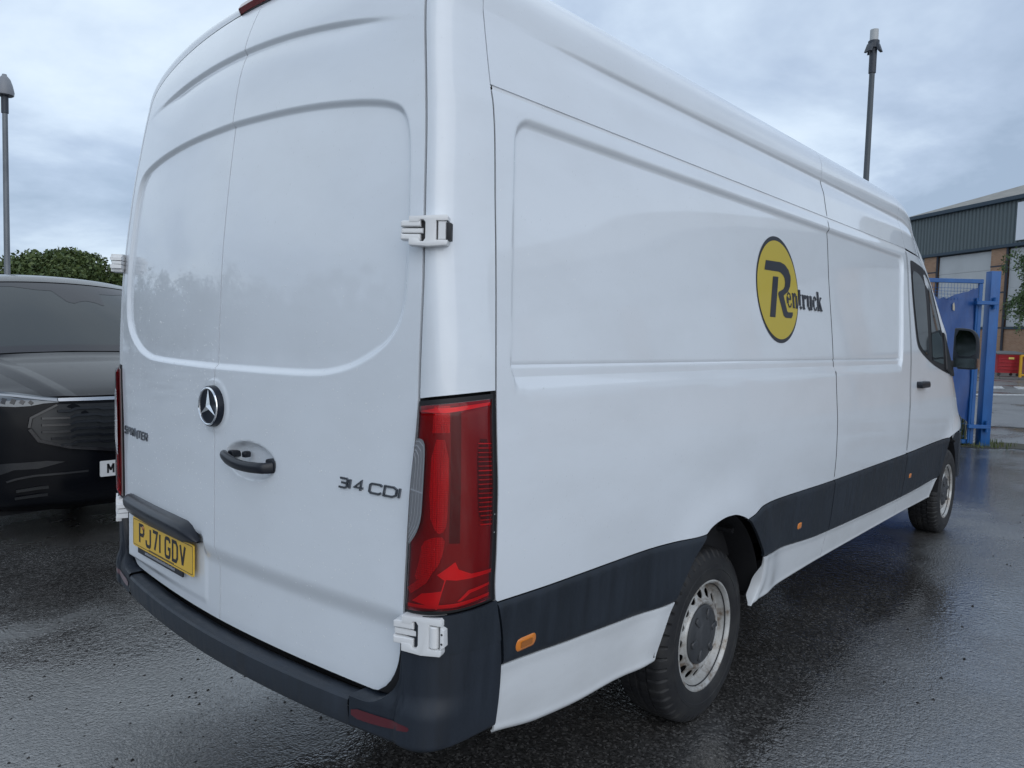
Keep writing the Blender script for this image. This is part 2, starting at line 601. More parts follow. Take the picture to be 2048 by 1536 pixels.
def blot(name, cx, cy, rx, ry, rot, z, material, seed, n=40):
    rg_ = np.random.default_rng(seed)
    ph = rg_.uniform(0, 6.28, 5); am = rg_.uniform(.05, .16, 5)
    pts = []
    for k in range(n):
        a = 2 * math.pi * k / n
        r_ = 1 + sum(am[j] * math.sin((j + 2) * a + ph[j]) for j in range(5))
        u_x, u_y = rx * r_ * math.cos(a), ry * r_ * math.sin(a)
        pts.append((cx + u_x * math.cos(rot) - u_y * math.sin(rot), cy + u_x * math.sin(rot) + u_y * math.cos(rot)))
    return flat(name, pts, z, material)


flat("ground", [(-600, -600), (600, -600), (600, 600), (-600, 600)], 0.0, M['asphalt'])
# public road beyond the gate, its markings and the far kerb
RD = np.array([math.cos(math.radians(131.0)), math.sin(math.radians(131.0))])
RP = np.array([28.9, 2.2])


def quad_along(p0, d, l0, l1, w0, w1):
    n_ = np.array([-d[1], d[0]])
    if n_[0] > 0: n_ = -n_          # n_ points back towards the camera
    return [tuple(p0 + d * a - n_ * w) for a, w in ((l0, w0), (l1, w0), (l1, w1), (l0, w1))]


M['line_white'] = mat('road_paint', (0.50, 0.50, 0.49), 0.5)
t, b, L = node_tools(M['line_white'])
rp = ramp(t, noise(t, coords(t), 7, 6, .7), [(0.40, (0.16, 0.16, 0.16)), (0.52, (0.52, 0.52, 0.51))]); L.new(rp.outputs[0], b.inputs['Base Color'])
M['kerb'] = mat('kerb_concrete', (0.13, 0.125, 0.12), 0.7)
M['pave'] = asphalt('pavement_asphalt', (0.06, 0.059, 0.058), pud=.7)


def gz(name, pts, z, m_):
    return flat(name, pts, z, m_)


KA, KB = np.array([45.05, 5.33]), np.array([46.60, 2.45])
KD = (KB - KA) / np.linalg.norm(KB - KA)
KN = np.array([-KD[1], KD[0]])
if KN[0] < 0: KN = -KN                      # away from the camera
kp = lambda a, w: tuple(KA + KD * a + KN * w)
gz("road", [kp(-60, 0.0), kp(60, 0.0), kp(60, -27.5), kp(-60, -27.5)], .004, M['road'])
gz("pavement", [kp(-60, .15), kp(60, .15), kp(60, 14), kp(-60, 14)], .10, M['pave'])
kb_ = MB()
for k in range(-20, 30):
    c0 = k * .92
    kb_ = MB()
    kb_.box((0, 0, 0), (.905, .15, .115), .015, 1, fn=lambda V: np.stack([KA[0] + KD[0] * (c0 + V[:, 0]) + KN[0] * V[:, 1], KA[1] + KD[1] * (c0 + V[:, 0]) + KN[1] * V[:, 1], V[:, 2]], -1))
    if k == -20:
        kerb = kb_.obj("kerb", M['kerb'], smooth=False); kerb['kind'] = 'structure'
    else:
        kb_.obj("kerb_stone", M['kerb'], kerb, smooth=False)
LA = np.array([28.97, 2.65]); LD = np.array([.842, -.540])
LNn = np.array([.540, .842])
lp_ = lambda a, w: tuple(LA + LD * a + LNn * w)
for nm, a0, a1, w0, w1 in (("road_line", -9, 12, -.66, -.05),):
    gz(nm, [lp_(a0, w0), lp_(a1, w0), lp_(a1, w1), lp_(a0, w1)], .008, M['line_white'])
gz("road_marking", [(35.99, 3.38), (36.50, 3.13), (34.27, 2.68), (33.60, 3.01)], .008, M['line_white'])
gz("road_marking", [(36.93, 2.76), (37.6, 2.05), (34.85, 1.70), (34.26, 2.24)], .008, M['line_white'])
gz("road_marking", [(36.9, 4.6), (36.4, 4.3), (33.9, 4.6), (34.4, 4.9)], .008, M['line_white'])



# ================================================================== VAN
def pchip(xs,ys):
    xs=np.array(xs,float);ys=np.array(ys,float);h=np.diff(xs);d=np.diff(ys)/h
    m=np.zeros_like(ys);m[0]=d[0];m[-1]=d[-1]
    for i in range(1,len(xs)-1):
        if d[i-1]*d[i]>0:
            w1=2*h[i]+h[i-1];w2=h[i]+2*h[i-1];m[i]=(w1+w2)/(w1/d[i-1]+w2/d[i])
    def f(x):
        x=np.asarray(x,float);xc=np.clip(x,xs[0],xs[-1]);i=np.clip(np.searchsorted(xs,xc)-1,0,len(xs)-2)
        t=(xc-xs[i])/h[i]
        return (2*t**3-3*t**2+1)*ys[i]+(t**3-2*t**2+t)*h[i]*m[i]+(-2*t**3+3*t**2)*ys[i+1]+(t**3-t**2)*h[i]*m[i+1]
    return f
def sst(a,b,x):
    t=np.clip((x-a)/(b-a),0,1);return t*t*(3-2*t)
HWl=pchip([.3,.443,.62,.75,.88,1.0,1.14,1.25,1.35,1.47,1.87,2.14,2.19,2.40],[.93,.963,.992,1.003,1.012,1.016,1.014,1.006,.998,.990,.948,.918,.906,.868])
def HW(z):
    z=np.asarray(z,float);q=np.clip((z-2.4)/.255,0,1)
    return np.where(z<=2.4,HWl(np.minimum(z,2.4)),.868*(1-q**3.2)**(1/3.2))
XS=pchip([.3,.85,1.3,1.57,2.0,2.3,2.4,2.66],[5.9,5.86,5.65,5.4,5.05,4.6,4.4,4.3])
TN=pchip([.3,.85,1.3,1.57,2.0,2.3,2.4,2.66],[.18,.18,.187,.197,.217,.243,.258,.27])
def hwx(x,z):
    x0=XS(z)-.35
    d=np.maximum(0,x-x0)
    return HW(z)-TN(z)/.7*d*d
XR=pchip([0,1.4,1.7,2.0,2.2,2.43,2.571,2.64],[-.054,-.054,-.046,-.021,.004,.043,.095,.135])
DEl=pchip([.5,.6,.82,1.125,1.384,1.62,2.0,2.387],[.850,.852,.857,.870,.892,.892,.866,.802])
def DE(z):
    z=np.asarray(z,float);q=np.clip((z-2.387)/.208,0,1)
    return np.where(z<=2.387,DEl(np.minimum(z,2.387)),.802*(1-q**2.3)**(1/2.3))
def xrear(y,z):
    t=np.abs(y)/.87
    return XR(z)+.064*t**1.8
PS=pchip([.4,.47,.67,.78,.855,.92,1.41,1.83,2.19,2.42,2.66],[.236,.234,.224,.205,.184,.177,.184,.211,.229,.232,.24])  # pillar / side seam
def corner(w,z,n=2.6):
    """w 0 at the door edge, 1 at the side seam; right side"""
    xs=PS(z);de=DE(z)+.004;xe=xrear(de,z)
    th=w*np.pi/2
    c=np.cos(th)**(2/n);s=np.sin(th)**(2/n)
    x=xs-(xs-xe)*c;y=-(de+(HW(z)-de)*s)
    return np.stack([x,y,z+0*x],-1)



van = empty("delivery_van", (0, 0, 0), "white high-roof panel van parked on wet asphalt, yellow round logo on its side", "van")


def vpart(name, mb, material, both=False, parent=None, label=None, label2=None, sharp=35, smooth=True, pair=None):
    V, F = mb.arr()
    o = mesh_obj(name, V, F, material, parent or van, smooth, sharp)
    if label: o['label'] = label
    if not both:
        return o
    V2 = V * np.array([1, -1, 1])
    o2 = mesh_obj(name, V2, [f[::-1] for f in F], material, pair or parent or van, smooth, sharp)
    if label2: o2['label'] = label2
    return o, o2


def rrect_sd(h, v, r):
    return np.sqrt(np.maximum(h + r, 0) ** 2 + np.maximum(v + r, 0) ** 2) + np.minimum(np.maximum(h + r, v + r), 0) - r


def poly_sd(px, py, poly):
    P = np.asarray(poly, float); Q = np.roll(P, -1, 0)
    d = np.full(px.shape, 1e9); ins = np.zeros(px.shape, bool)
    for (ax, ay), (bx, by) in zip(P, Q):
        ex, ey = bx - ax, by - ay
        t_ = np.clip(((px - ax) * ex + (py - ay) * ey) / (ex * ex + ey * ey), 0, 1)
        d = np.minimum(d, np.hypot(px - ax - t_ * ex, py - ay - t_ * ey))
        c = ((ay > py) != (by > py)) & (px < (bx - ax) * (py - ay) / (by - ay + 1e-12) + ax)
        ins ^= c
    return np.where(ins, -d, d)


# ---------- right / left side skin
ARC = (1.53, 0.37)          # centre of the rear arch bulge


def side_disp(x, z):
    xl = 0.243 + (z - 1.453) * 0.0976
    xr = 4.025 + (z - 1.428) * 0.235
    sd = rrect_sd(np.maximum(xl - x, x - xr), np.maximum(z - 2.137, 1.403 - z), 0.075)
    wdt = 0.015 + 0.007 * sst(1.6, 2.0, z)
    dep = 0.014 * sst(0, 1, np.clip(-sd / wdt, 0, 1))
    dep = dep + 0.0032 * np.exp(-((z - 1.4645) / 0.0035) ** 2) * sst(0, .012, -sd)
    arc = np.hypot(x - ARC[0], (z - ARC[1]) * 1.0)
    fl = 0.020 * np.exp(-(np.maximum(arc - 0.50, 0) / 0.11) ** 2) * sst(1.15, 0.9, z)
    farc = np.hypot((x - 5.78) * .95, (z - 0.36))
    fl = fl + 0.028 * np.exp(-(np.maximum(farc - 0.53, 0) / 0.12) ** 2) * sst(1.25, 0.95, z) * sst(5.0, 5.35, x)
    return -dep + fl


def side_pos(x, z, off=0.0):
    return np.stack([x, -(hwx(x, z) + side_disp(x, z) + off), z], -1)


clad_top = pchip([.15, .44, .875, 1.12, 1.312, 1.36, 1.70, 1.76, 1.84, 1.95, 2.77, 4.2, 4.9, 5.3, 5.6], [.855, .848, .846, .838, .829, .830, .828, .836, .855, .858, .848, .846, .852, .853, .853])
arch_top = pchip([1.331, 1.36, 1.426, 1.49, 1.555, 1.63, 1.706, 1.74], [.829, .846, .862, .868, .865, .848, .818, .79])
FA = (5.80, 0.345, 0.53)
farch_top = pchip([5.33, 5.346, 5.44, 5.6, 5.78, 5.98, 6.2, 6.36, 6.42], [.80, .834, .868, .890, .896, .885, .81, .62, .40])
farch_r = pchip([.40, .62, .75, .834, .86], [5.10, 5.206, 5.28, 5.346, 5.40])
seam_mid = pchip([.4, .6, .85, 1.13, 1.47, 1.87, 2.2, 2.42], [2.766, 2.770, 2.772, 2.768, 2.763, 2.760, 2.770, 2.765])
seam_cab = pchip([.4, .84, 1.0, 1.524, 2.195, 2.42], [4.170, 4.172, 4.170, 4.236, 4.262, 4.20])
door_top = pchip([4.1, 4.27, 4.43, 4.74, 4.90, 5.10, 5.25, 5.40, 5.55], [2.187, 2.187, 2.180, 2.165, 2.12, 1.98, 1.80, 1.56, 1.335])
wing_top = pchip([5.30, 5.45, 5.6, 5.95, 6.3, 6.75, 6.9], [1.36, 1.345, 1.31, 1.24, 1.15, 1.02, .98])


def side_lo(x):
    lo = clad_top(x) + 0.0
    a = np.where((x > 1.331) & (x < 1.735), arch_top(x), -1)
    return np.maximum(lo * ((x < 1.34) | (x > 1.70)), a) + 0.0


def side_panel(xa, xb, zhi, xl):
    mb = MB()
    zl = lines((0, .10, .02), (.10, .55, .022), (.53, .585, .004), (.585, .90, .02), (.90, 1.0, .0045))
    u = (xl - xl[0]) / (xl[-1] - xl[0])
    X = np.zeros((len(zl), len(xl))); Z = X.copy()
    for k in range(3):
        lo = side_lo(X) if k else side_lo(np.tile(xl, (len(zl), 1)))
        # parameter .557 maps near the crease at z=1.465
        vv = zl[:, None]
        Z = lo + vv * (zhi - lo)
        kz = (1.465 - lo) / (zhi - lo)
        Z = np.where(vv < .557, lo + vv / .557 * (1.465 - lo), 1.465 + (vv - .557) / (1 - .557) * (zhi - 1.465))
        X = xa(Z) + u[None] * (xb(Z) - xa(Z))
    return sheet(mb, side_pos(X, Z), (0, -1, 0), 0.014)


xl1 = lines((.19, .235, .015), (.235, .36, .006), (.36, 1.3, .025), (1.3, 1.76, .012), (1.76, 2.763, .028))
xl2 = lines((2.768, 3.9, .028), (3.9, 4.16, .006), (4.16, 4.22, .015))
vpart("side_panel", side_panel(lambda z: PS(z) + .006, lambda z: seam_mid(z) - .003, 2.183, xl1), M['white'], True)
vpart("side_panel", side_panel(lambda z: seam_mid(z) + .003, lambda z: seam_cab(z) - .012, 2.183, xl2), M['white'], True)
# slim door pillar strip between the two door seams
mb = MB(); zs = lines((.852, 2.187, .02))
sheet(mb, np.stack([side_pos(seam_cab(zs) - .007, zs), side_pos(seam_cab(zs) + .008, zs)], 1), (0, -1, 0), .012)
vpart("door_pillar", mb, M['white'], True)

# cab door
xs_ = lines((4.2, 5.50, .02)); vs_ = np.linspace(0, 1, 70)
X = np.tile(xs_, (len(vs_), 1)); Vv = np.tile(vs_[:, None], (1, len(xs_)))
u = (X - 4.2) / 1.30
for k in range(3):
    hi = door_top(X) - .004
    lo = np.maximum(clad_top(X) + .002, np.where(X > 5.335, farch_top(X) + .002, 0))
    Z = lo + Vv * (hi - lo)
    X = (seam_cab(Z) + .0145) * (1 - u) + u * 5.45
mb = MB(); sheet(mb, side_pos(X, Z), (0, -1, 0), .012)
cab_door, cab_door_l = vpart("cab_door", mb, M['white'], True)

# front wing
xs_ = lines((5.455, 6.0, .02), (6.0, 6.62, .03)); X = np.tile(xs_, (40, 1)); v = np.linspace(0, 1, 40)[:, None]
arc = np.where(X < 6.41, farch_top(X), 0)
lo = np.maximum(arc, np.where(X > 6.2, .50, .4))
hi = wing_top(X)
mb = MB(); sheet(mb, side_pos(X, lo + v * (hi - lo)), (0, -1, 0), .02)
vpart("front_wing", mb, M['white'], True)

# ---------- dark side cladding and white lower panels
arch_r0 = pchip([.40, .62, .755, .831, .9], [1.063, 1.131, 1.233, 1.331, 1.40])      # rear edge of the rear arch: x(z)
arch_r1 = pchip([.40, .508, .623, .707, .815, .85], [1.868, 1.916, 1.894, 1.826, 1.706, 1.66])
clad_bot = pchip([.15, .224, .565, 1.13, 1.89, 2.68, 4.43, 5.2, 5.4], [.673, .671, .647, .619, .623, .576, .546, .560, .575])
sill_bot = pchip([.2, .233, .45, .712, 1.063, 1.87, 2.78, 4.32, 5.115, 5.3], [.475, .470, .425, .404, .404, .408, .424, .419, .408, .41])


def strip(x0, x1, zlo, zhi, nx, nz, offs, flange=.012, zround=0.0):
    """skin between x0(z), x1(z) and zlo(x), zhi(x); offs(v) outwards"""
    u = np.linspace(0, 1, nx)[None]; v = np.linspace(0, 1, nz)[:, None]
    X = np.tile(np.linspace(float(x0(.7)), float(x1(.7)), nx), (nz, 1)); Z = np.full_like(X, .7)
    for k in range(6):
        Z = zlo(X) + v * (zhi(X) - zlo(X))
        X = x0(Z) + u * (x1(Z) - x0(Z))
    mb_ = MB()
    return sheet(mb_, side_pos(X, Z, offs(v + 0 * X, X, Z)), (0, -1, 0), flange)


def coff(v, X, Z):          # softly rounded moulding, 9 mm proud
    e = np.minimum(v, 1 - v) * 8
    return 0.002 + 0.008 * np.sqrt(np.clip(1 - (1 - np.clip(e, 0, 1)) ** 2, 0, 1))


const = lambda c: (lambda z: np.asarray(z) * 0 + c)
zl = lines((0, .12, .02), (.12, .88, .09), (.88, 1, .02))
for x0, x1 in ((lambda z: PS(z) + .008, lambda z: arch_r0(z)), (lambda z: arch_r1(z), lambda z: seam_mid(z) - .004), (lambda z: seam_mid(z) + .004, lambda z: seam_cab(z) + .0), (lambda z: seam_cab(z) + .006, lambda z: farch_r(z))):
    mb = strip(x0, x1, clad_bot, lambda x: np.minimum(clad_top(x) - .003, .9), 46, 22, coff)
    vpart("side_moulding", mb, M['cladding'], True)


def soff(v, X, Z):          # white lower panel: lip at the top, rolled hem at the bottom
    lip = .004 * np.exp(-((1 - v) / .10) ** 2)
    hem = .003 * np.exp(-((v - .05) / .06) ** 2) - .006 * np.exp(-(v / .03) ** 2)
    frontlip = .006 * np.exp(-((X - arch_r1(Z) - .03) / .035) ** 2)
    return .001 + lip + hem + frontlip


for x0, x1 in ((lambda z: PS(z) + .003, lambda z: arch_r0(z)), (lambda z: arch_r1(z), lambda z: seam_mid(z) - .003), (lambda z: seam_mid(z) + .003, lambda z: seam_cab(z) + .0), (lambda z: seam_cab(z) + .004, lambda z: farch_r(z) - .002)):
    mb = strip(x0, x1, sill_bot, lambda x: clad_bot(x) - .002, 60, 30, soff, flange=.006)
    vpart("lower_panel", mb, M['white_low'], True)

# hem return in front of the rear wheel (thick white arch lip)
zs = np.linspace(.412, .615, 14)

# thick folded lip where the panel ends ahead of the rear wheel
zs = lines((.405, .618, .012)); mb = MB()
E_ = side_pos(arch_r1(zs) + .0005, zs, .002 + .006)
k_ = (sst(.62, .50, zs) * (.35 + .65 * sst(.402, .45, zs)))[:, None]
P = np.stack([E_, E_ + k_ * np.array([-.004, .008, 0]), E_ + k_ * np.array([-.006, .042, 0]), E_ + k_ * np.array([.03, .047, 0])], 1)
sheet(mb, P, (-1, -.3, 0), 0)
vpart("arch_lip", mb, M['white_low'], True)

# ---------- rear corner pillars and the roof edge above the doors
def corner_off(w, z, off):
    P = corner(w, z)
    e = 1e-3
    a = corner(np.clip(w + e, 0, 1), z) - corner(np.clip(w - e, 0, 1), z)
    b_ = corner(w, z + e) - corner(w, z - e)
    n_ = np.cross(a, b_); n_ /= np.maximum(np.linalg.norm(n_, axis=-1, keepdims=True), 1e-9)
    s_ = np.sign(-n_[..., 1:2]); s_[s_ == 0] = 1
    n_ = n_ * s_
    return P + n_ * np.asarray(off)[..., None]


# parameter t: z for the straight part, an angle above
def rim_pair(t):
    """door-edge point A and body point B for a parameter t in 0..1 along the rim (right side)"""
    zst = 1.402 + (2.387 - 1.402) * np.clip(t / .6, 0, 1)
    th = np.clip((t - .6) / .4, 0, 1) * np.pi / 2
    za = np.where(t <= .6, zst, 2.387 + .208 * np.sin(th) ** (2 / 2.3))
    ya = np.where(t <= .6, DE(zst), .802 * np.maximum(np.cos(th), 0) ** (2 / 2.3)) + np.where(t <= .6, .008, .008 * np.cos(th))
    za = za + .006 * np.sin(th)
    zb = np.where(t <= .6, zst, 2.387 + .268 * np.sin(th) ** (2 / 2.9))
    yb = np.where(t <= .6, HW(zst), float(HW(2.387)) * np.maximum(np.cos(th), 0) ** (2 / 2.9))
    A = np.stack([xrear(ya, za), -ya, za], -1)
    B = np.stack([PS(zst) + 0 * zst, -yb, zb], -1)
    return A, B, th


tt = lines((0, .6, .012), (.6, .9, .008), (.9, 1, .005))
ww = np.linspace(0, 1, 25) ** 1.15
A, B, th = rim_pair(tt)
P = np.zeros((len(tt), len(ww), 3))
n_ = 2.6
for j, w in enumerate(ww):
    a = w * np.pi / 2
    c = max(np.cos(a), 0) ** (2 / n_); s_ = np.sin(a) ** (2 / n_)
    P[:, j, 0] = B[:, 0] - (B[:, 0] - A[:, 0]) * c
    P[:, j, 1:] = A[:, 1:] + (B[:, 1:] - A[:, 1:]) * s_
dz_ = (1.402 - (1.374 + .020 * ww ** .7 + .008))[None] * np.clip(1 - tt / .12, 0, 1)[:, None]
P[:, :, 2] -= dz_
mb = MB(); sheet(mb, P, (-.5, -.8, .2), .012)
vpart("corner_pillar", mb, M['white'], True)

# ---------- roof panels
def ledge(z, k):          # roof side: the upper roof overhangs the band beneath it
    return k * (-0.009 * sst(2.31, 2.380, z) * sst(2.402, 2.384, z))


def roof_section(x, phi):
    """phi 0 = right gutter, .42 = crease, 1 = centre line"""
    k = sst(.28, .9, x)
    zs_ = 2.196 + (2.398 - 2.196) * np.clip(phi / .42, 0, 1)
    th_ = np.clip((phi - .42) / .58, 0, 1) * np.pi / 2
    z = np.where(phi <= .42, zs_, 2.4 + .255 * np.sin(th_) ** (2 / 3.2))
    y = np.where(phi <= .42, HW(zs_) + ledge(zs_, k), .868 * np.maximum(np.cos(th_), 0) ** (2 / 3.2))
    return y, z


roof_h = pchip([4.1, 4.3, 4.6, 4.9, 5.15, 5.45, 5.75, 6.05], [2.655, 2.648, 2.585, 2.44, 2.26, 1.93, 1.59, 1.27])
phi = np.concatenate([lines((0, .30, .03), (.30, .42, .006)), [.4205], lines((.43, .7, .02), (.7, 1, .03))])


def roof_strip(xfun0, xfun1, xs_):
    u = (xs_ - xs_[0]) / (xs_[-1] - xs_[0])
    full = np.concatenate([phi, 2 - phi[::-1][1:]])
    PH = np.where(full > 1, 2 - full, full); SG = np.where(full > 1, 1.0, -1.0)
    P = np.zeros((len(xs_), len(full), 3))
    for i in range(len(xs_)):
        y, z = roof_section(xs_[i] + 0 * PH, PH)
        x = xfun0(z) + u[i] * (xfun1(z) - xfun0(z))
        zb = np.where(x > 4.27, door_top(np.minimum(x, 5.5)), 2.187) + .009
        zb = np.where(x > 5.5, 1.335 - (x - 5.5) * .16, zb)
        H = roof_h(x)
        z2 = np.where(x > 4.2, zb + (z - 2.196) * (H - zb) / (2.655 - 2.196), z)
        yb = hwx(np.minimum(x, 6.2), np.minimum(zb, 2.19)) 
        y2 = np.where(x > 4.2, y / .9055 * yb - .30 * TN(z2) * np.maximum(0, x - XS(np.minimum(z2, 2.66)) + .2) ** 2, y)
        P[i] = np.stack([x, SG * y2, z2], -1)
    mb_ = MB()
    return sheet(mb_, P, (0, 0, 1), .004)


vpart("roof_panel", roof_strip(lambda z: PS(z) + .004, lambda z: seam_mid(z) - .002, lines((.235, .9, .05), (.9, 2.765, .12))), M['white'])
vpart("roof_panel", roof_strip(lambda z: seam_mid(z) + .002, lambda z: 4.20 + .06 * (2.40 - np.minimum(z, 2.4)) / .2 - .002, lines((2.77, 4.2, .12))), M['white'])
rf = vpart("front_roof_cap", roof_strip(lambda z: 4.20 + .06 * (2.40 - np.minimum(z, 2.4)) / .2 + .002, lambda z: 6.05 + 0 * z, lines((4.2, 6.05, .045))), M['white'])

# ---------- rear doors
LEDGE_Y = lambda y: 2.428 - .075 * (np.abs(y) / .78) ** 2.2
REC = [(-.05, 2.195), (.0, 2.195), (.35, 2.188), (.60, 2.166), (.74, 2.140), (.795, 2.105), (.820, 2.03), (.838, 1.86), (.846, 1.70), (.842, 1.61), (.825, 1.555), (.780, 1.502), (.68, 1.450), (.60, 1.427), (.50, 1.413), (0, 1.410), (-.05, 1.410)]

REC = [tuple(q) for q in smooth_poly(REC, 2)]


def rear_disp(y, z, right):
    a = np.abs(y)
    sd = poly_sd(a, z, REC)
    d = .013 * sst(0, 1, np.clip(-sd / .019, 0, 1))
    zc = LEDGE_Y(y)
    k = sst(.80, .45, a)
    d = d + k * .014 * np.exp(-np.maximum(zc - z - .012, 0) / .05) * sst(-.004, .016, zc - z)
    d = d + .020 * sst(.842, .765, z)
    bad = np.hypot(y, z - 1.293) / .088
    d = d - .003 * sst(1.05, .9, bad)
    if right:
        e = np.hypot((y + .205) / .140, (z - 1.143) / .060)
        d = d + .030 * sst(1.0, .62, e)
    else:
        sd2 = rrect_sd(np.maximum(.075 - y, y - .80), np.maximum(z - .865, .612 - z), .03)
        k2 = sst(0, 1, np.clip(-sd2 / .03, 0, 1))
        floor = -.036 + .020 * (y - .1) / .56
        d = d * (1 - k2) + k2 * (floor - xrear(a, z))
    return d


def door_edge(z):
    r = np.clip((.735 - z) / .145, 0, 1)
    return DE(z) - .115 * (1 - np.sqrt(np.maximum(1 - r * r, 0)))


def rear_pos(y, z, off=0.0, right=True, disp=True):
    d = rear_disp(y, z, right) if disp else 0.0
    return np.stack([xrear(np.abs(y), z) + d - off, y, z], -1)


zr = lines((.590, .64, .004), (.64, .76, .007), (.76, .86, .006), (.86, 1.06, .012), (1.06, 1.24, .0045), (1.24, 1.37, .006), (1.37, 1.56, .0042), (1.56, 2.08, .011), (2.08, 2.21, .0036), (2.21, 2.33, .010), (2.33, 2.44, .0028), (2.44, 2.56, .008), (2.56, 2.592, .003))
ur = lines((0, .06, .012), (.06, .42, .0055), (.42, .84, .011), (.84, 1, .0055))
doors = []
for right in (True, False):
    Z = np.tile(zr[:, None], (1, len(ur)))
    Y = .0022 + ur[None] * (door_edge(Z) - .0022)
    Y = -Y if right else Y
    mb = MB(); sheet(mb, rear_pos(Y, Z, 0, right), (-1, 0, 0), .016)
    d_ = vpart("rear_door", mb, M['white'], label="right rear door with a black pull handle and raised engine badge" if right else "left rear door carrying the yellow number plate")
    doors.append(d_)
door_r, door_l = doors

# black backings and strips put in the gaps, painting their shade
zs = lines((.48, 2.56, .03))
inner = []
for sgn in (-1, 1):
    mb = MB()
    w = np.linspace(0, 1, 12)
    Z = np.tile(zs[:, None], (1, 12)); Wt = np.tile(w, (len(zs), 1))
    P = corner(Wt, Z)
    P[..., 0] += .030 * (1 - Wt); P[..., 1] += .030
    ins = np.stack([P[:, 0, 0] + .03, P[:, 0, 1] * .0, P[:, 0, 2]], -1)[:, None]
    P = np.concatenate([ins, P, np.stack([P[:, -1, 0] + .12, P[:, -1, 1] + .02, P[:, -1, 2]], -1)[:, None]], 1)
    P[..., 1] *= -sgn
    sheet(mb, P, (-1, sgn, 0), 0)
    vpart("gap_shade_backing", mb, M['black_gap'])
for fx_, strips in ((seam_mid, ((-.0042, .0042),)), (seam_cab, ((-.0126, -.0064), (.0074, .0150)))):  # flush black strips that paint the shade of the panel seams
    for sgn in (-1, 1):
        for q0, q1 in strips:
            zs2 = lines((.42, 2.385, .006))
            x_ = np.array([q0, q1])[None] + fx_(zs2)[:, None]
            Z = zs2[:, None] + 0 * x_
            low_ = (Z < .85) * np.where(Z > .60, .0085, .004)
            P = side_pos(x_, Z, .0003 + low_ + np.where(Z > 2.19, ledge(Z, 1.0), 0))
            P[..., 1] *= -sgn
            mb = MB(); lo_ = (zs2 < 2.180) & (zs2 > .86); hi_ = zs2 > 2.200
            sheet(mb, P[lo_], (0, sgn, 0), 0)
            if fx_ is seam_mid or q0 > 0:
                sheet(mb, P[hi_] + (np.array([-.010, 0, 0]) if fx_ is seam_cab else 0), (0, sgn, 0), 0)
            vpart("seam_shade_strip", mb, M['black_gap'])
mb = MB()
P = np.stack([np.stack([np.linspace(.25, 4.3, 30), np.full(30, -.9015 + k), np.full(30, 2.178 + j)], -1) for j, k in ((0, -.002), (.028, .004))], 0)
sheet(mb, P, (0, -1, 0), 0)
mb = MB(); xg = np.linspace(.24, 4.27, 40); zg = np.array([2.170, 2.181, 2.190, 2.199, 2.210])
sheet(mb, side_pos(np.tile(xg, (5, 1)), np.tile(zg[:, None], (1, 40)), -.0032), (0, -1, 0), 0)
vpart("gutter_strip", mb, M['white_low'], True)

for sgn in (-1, 1):  # black strips just under door and pillar gaps, painted dark in place of shade
    zs2 = lines((.60, 2.384, .02))
    mb = MB()
    e_ = np.array([-.012, .022])[None] + door_edge(zs2)[:, None]
    Z = zs2[:, None] + 0 * e_
    sheet(mb, np.stack([xrear(door_edge(zs2), zs2)[:, None] + .006 + 0 * e_ + .01 * (e_ > door_edge(zs2)[:, None]), sgn * e_, Z], -1), (-1, 0, 0), 0)
    vpart("gap_shade_backing", mb, M['black_gap'])
    zs2 = lines((.86, 2.178, .015))
    x_ = np.array([-.016, .016])[None] + PS(zs2)[:, None] + .002
    P = side_pos(x_, zs2[:, None] + 0 * x_, -.0025); P[:, 0, 1] += .002; P[..., 1] *= -sgn
    mb = MB(); sheet(mb, P, (0, sgn, 0), 0)
    vpart("gap_shade_backing", mb, M['black_gap'])

# brake light on the roof edge
mb = MB()
ys = np.linspace(-.165, .165, 15)
sec = np.array([(-.012, -.004), (-.020, .012), (-.010, .030), (.020, .040), (.060, .036)])
P = np.stack([[(xrear(abs(y), 2.600) + dx + .004 - (.0 if abs(y) < .16 else -.02), y, 2.602 - .02 * (abs(y) / .4) ** 2 + dz * (1 if abs(y) < .16 else .25)) for dx, dz in sec] for y in ys])
sheet(mb, P, (-1, 0, .5), .01)
vpart("brake_light", mb, M['brake_red'])

# ---------- tail lights
TLT = lambda w: 1.374 + .020 * w ** .7
TLB = lambda w: .838 + .026 * w


def tl_map(o0):
    return lambda U, V, off=None: corner_off(U, V, np.asarray(U) * 0 + (o0 if off is None else off))


tl_r = empty("tail_light", (0, 0, 0), None, None); tl_r.parent = van
tl_l = empty("tail_light", (0, 0, 0), None, None); tl_l.parent = van
for nm, ins, off, mt in (("light_gasket", 0.0, .0005, M['rubber']), ("lamp_bowl", 1.0, .0030, M['bowl']), ("lens", 1.0, .0165, M['lens_red'])):
    w0 = .004 + .035 * ins; w1 = .985 - .035 * ins
    u = np.linspace(0, 1, 40) ** 1.2; v = np.linspace(0, 1, 60)
    Wt = w0 + u[None] * (w1 - w0) + 0 * v[:, None]
    Zt = (TLB(Wt) + .012 * ins) + v[:, None] * ((TLT(Wt) - .012 * ins) - (TLB(Wt) + .012 * ins))
    edge = np.minimum(np.minimum(u[None] * 16, (1 - u[None]) * 16), np.minimum(v[:, None] * 22, (1 - v[:, None]) * 22))
    bul = off - (.006 * ins) * (1 - np.clip(edge, 0, 1)) ** 2 * (off > .01)
    mb = MB(); sheet(mb, corner_off(Wt, Zt, bul), (-1, -1, 0), .012 if off < .01 else .003)
    vpart(nm, mb, mt, True, parent=tl_r, pair=tl_l)


def tlp(name, poly, off, mt, sm=1):
    mb_ = MB()
    patch(mb_, smooth_poly(poly, sm) if sm else poly, tl_map(off if off > .016 else .0055 + (off - .0132) * 4.5), 3)
    return vpart(name, mb_, M[mt], True, parent=tl_r, pair=tl_l)


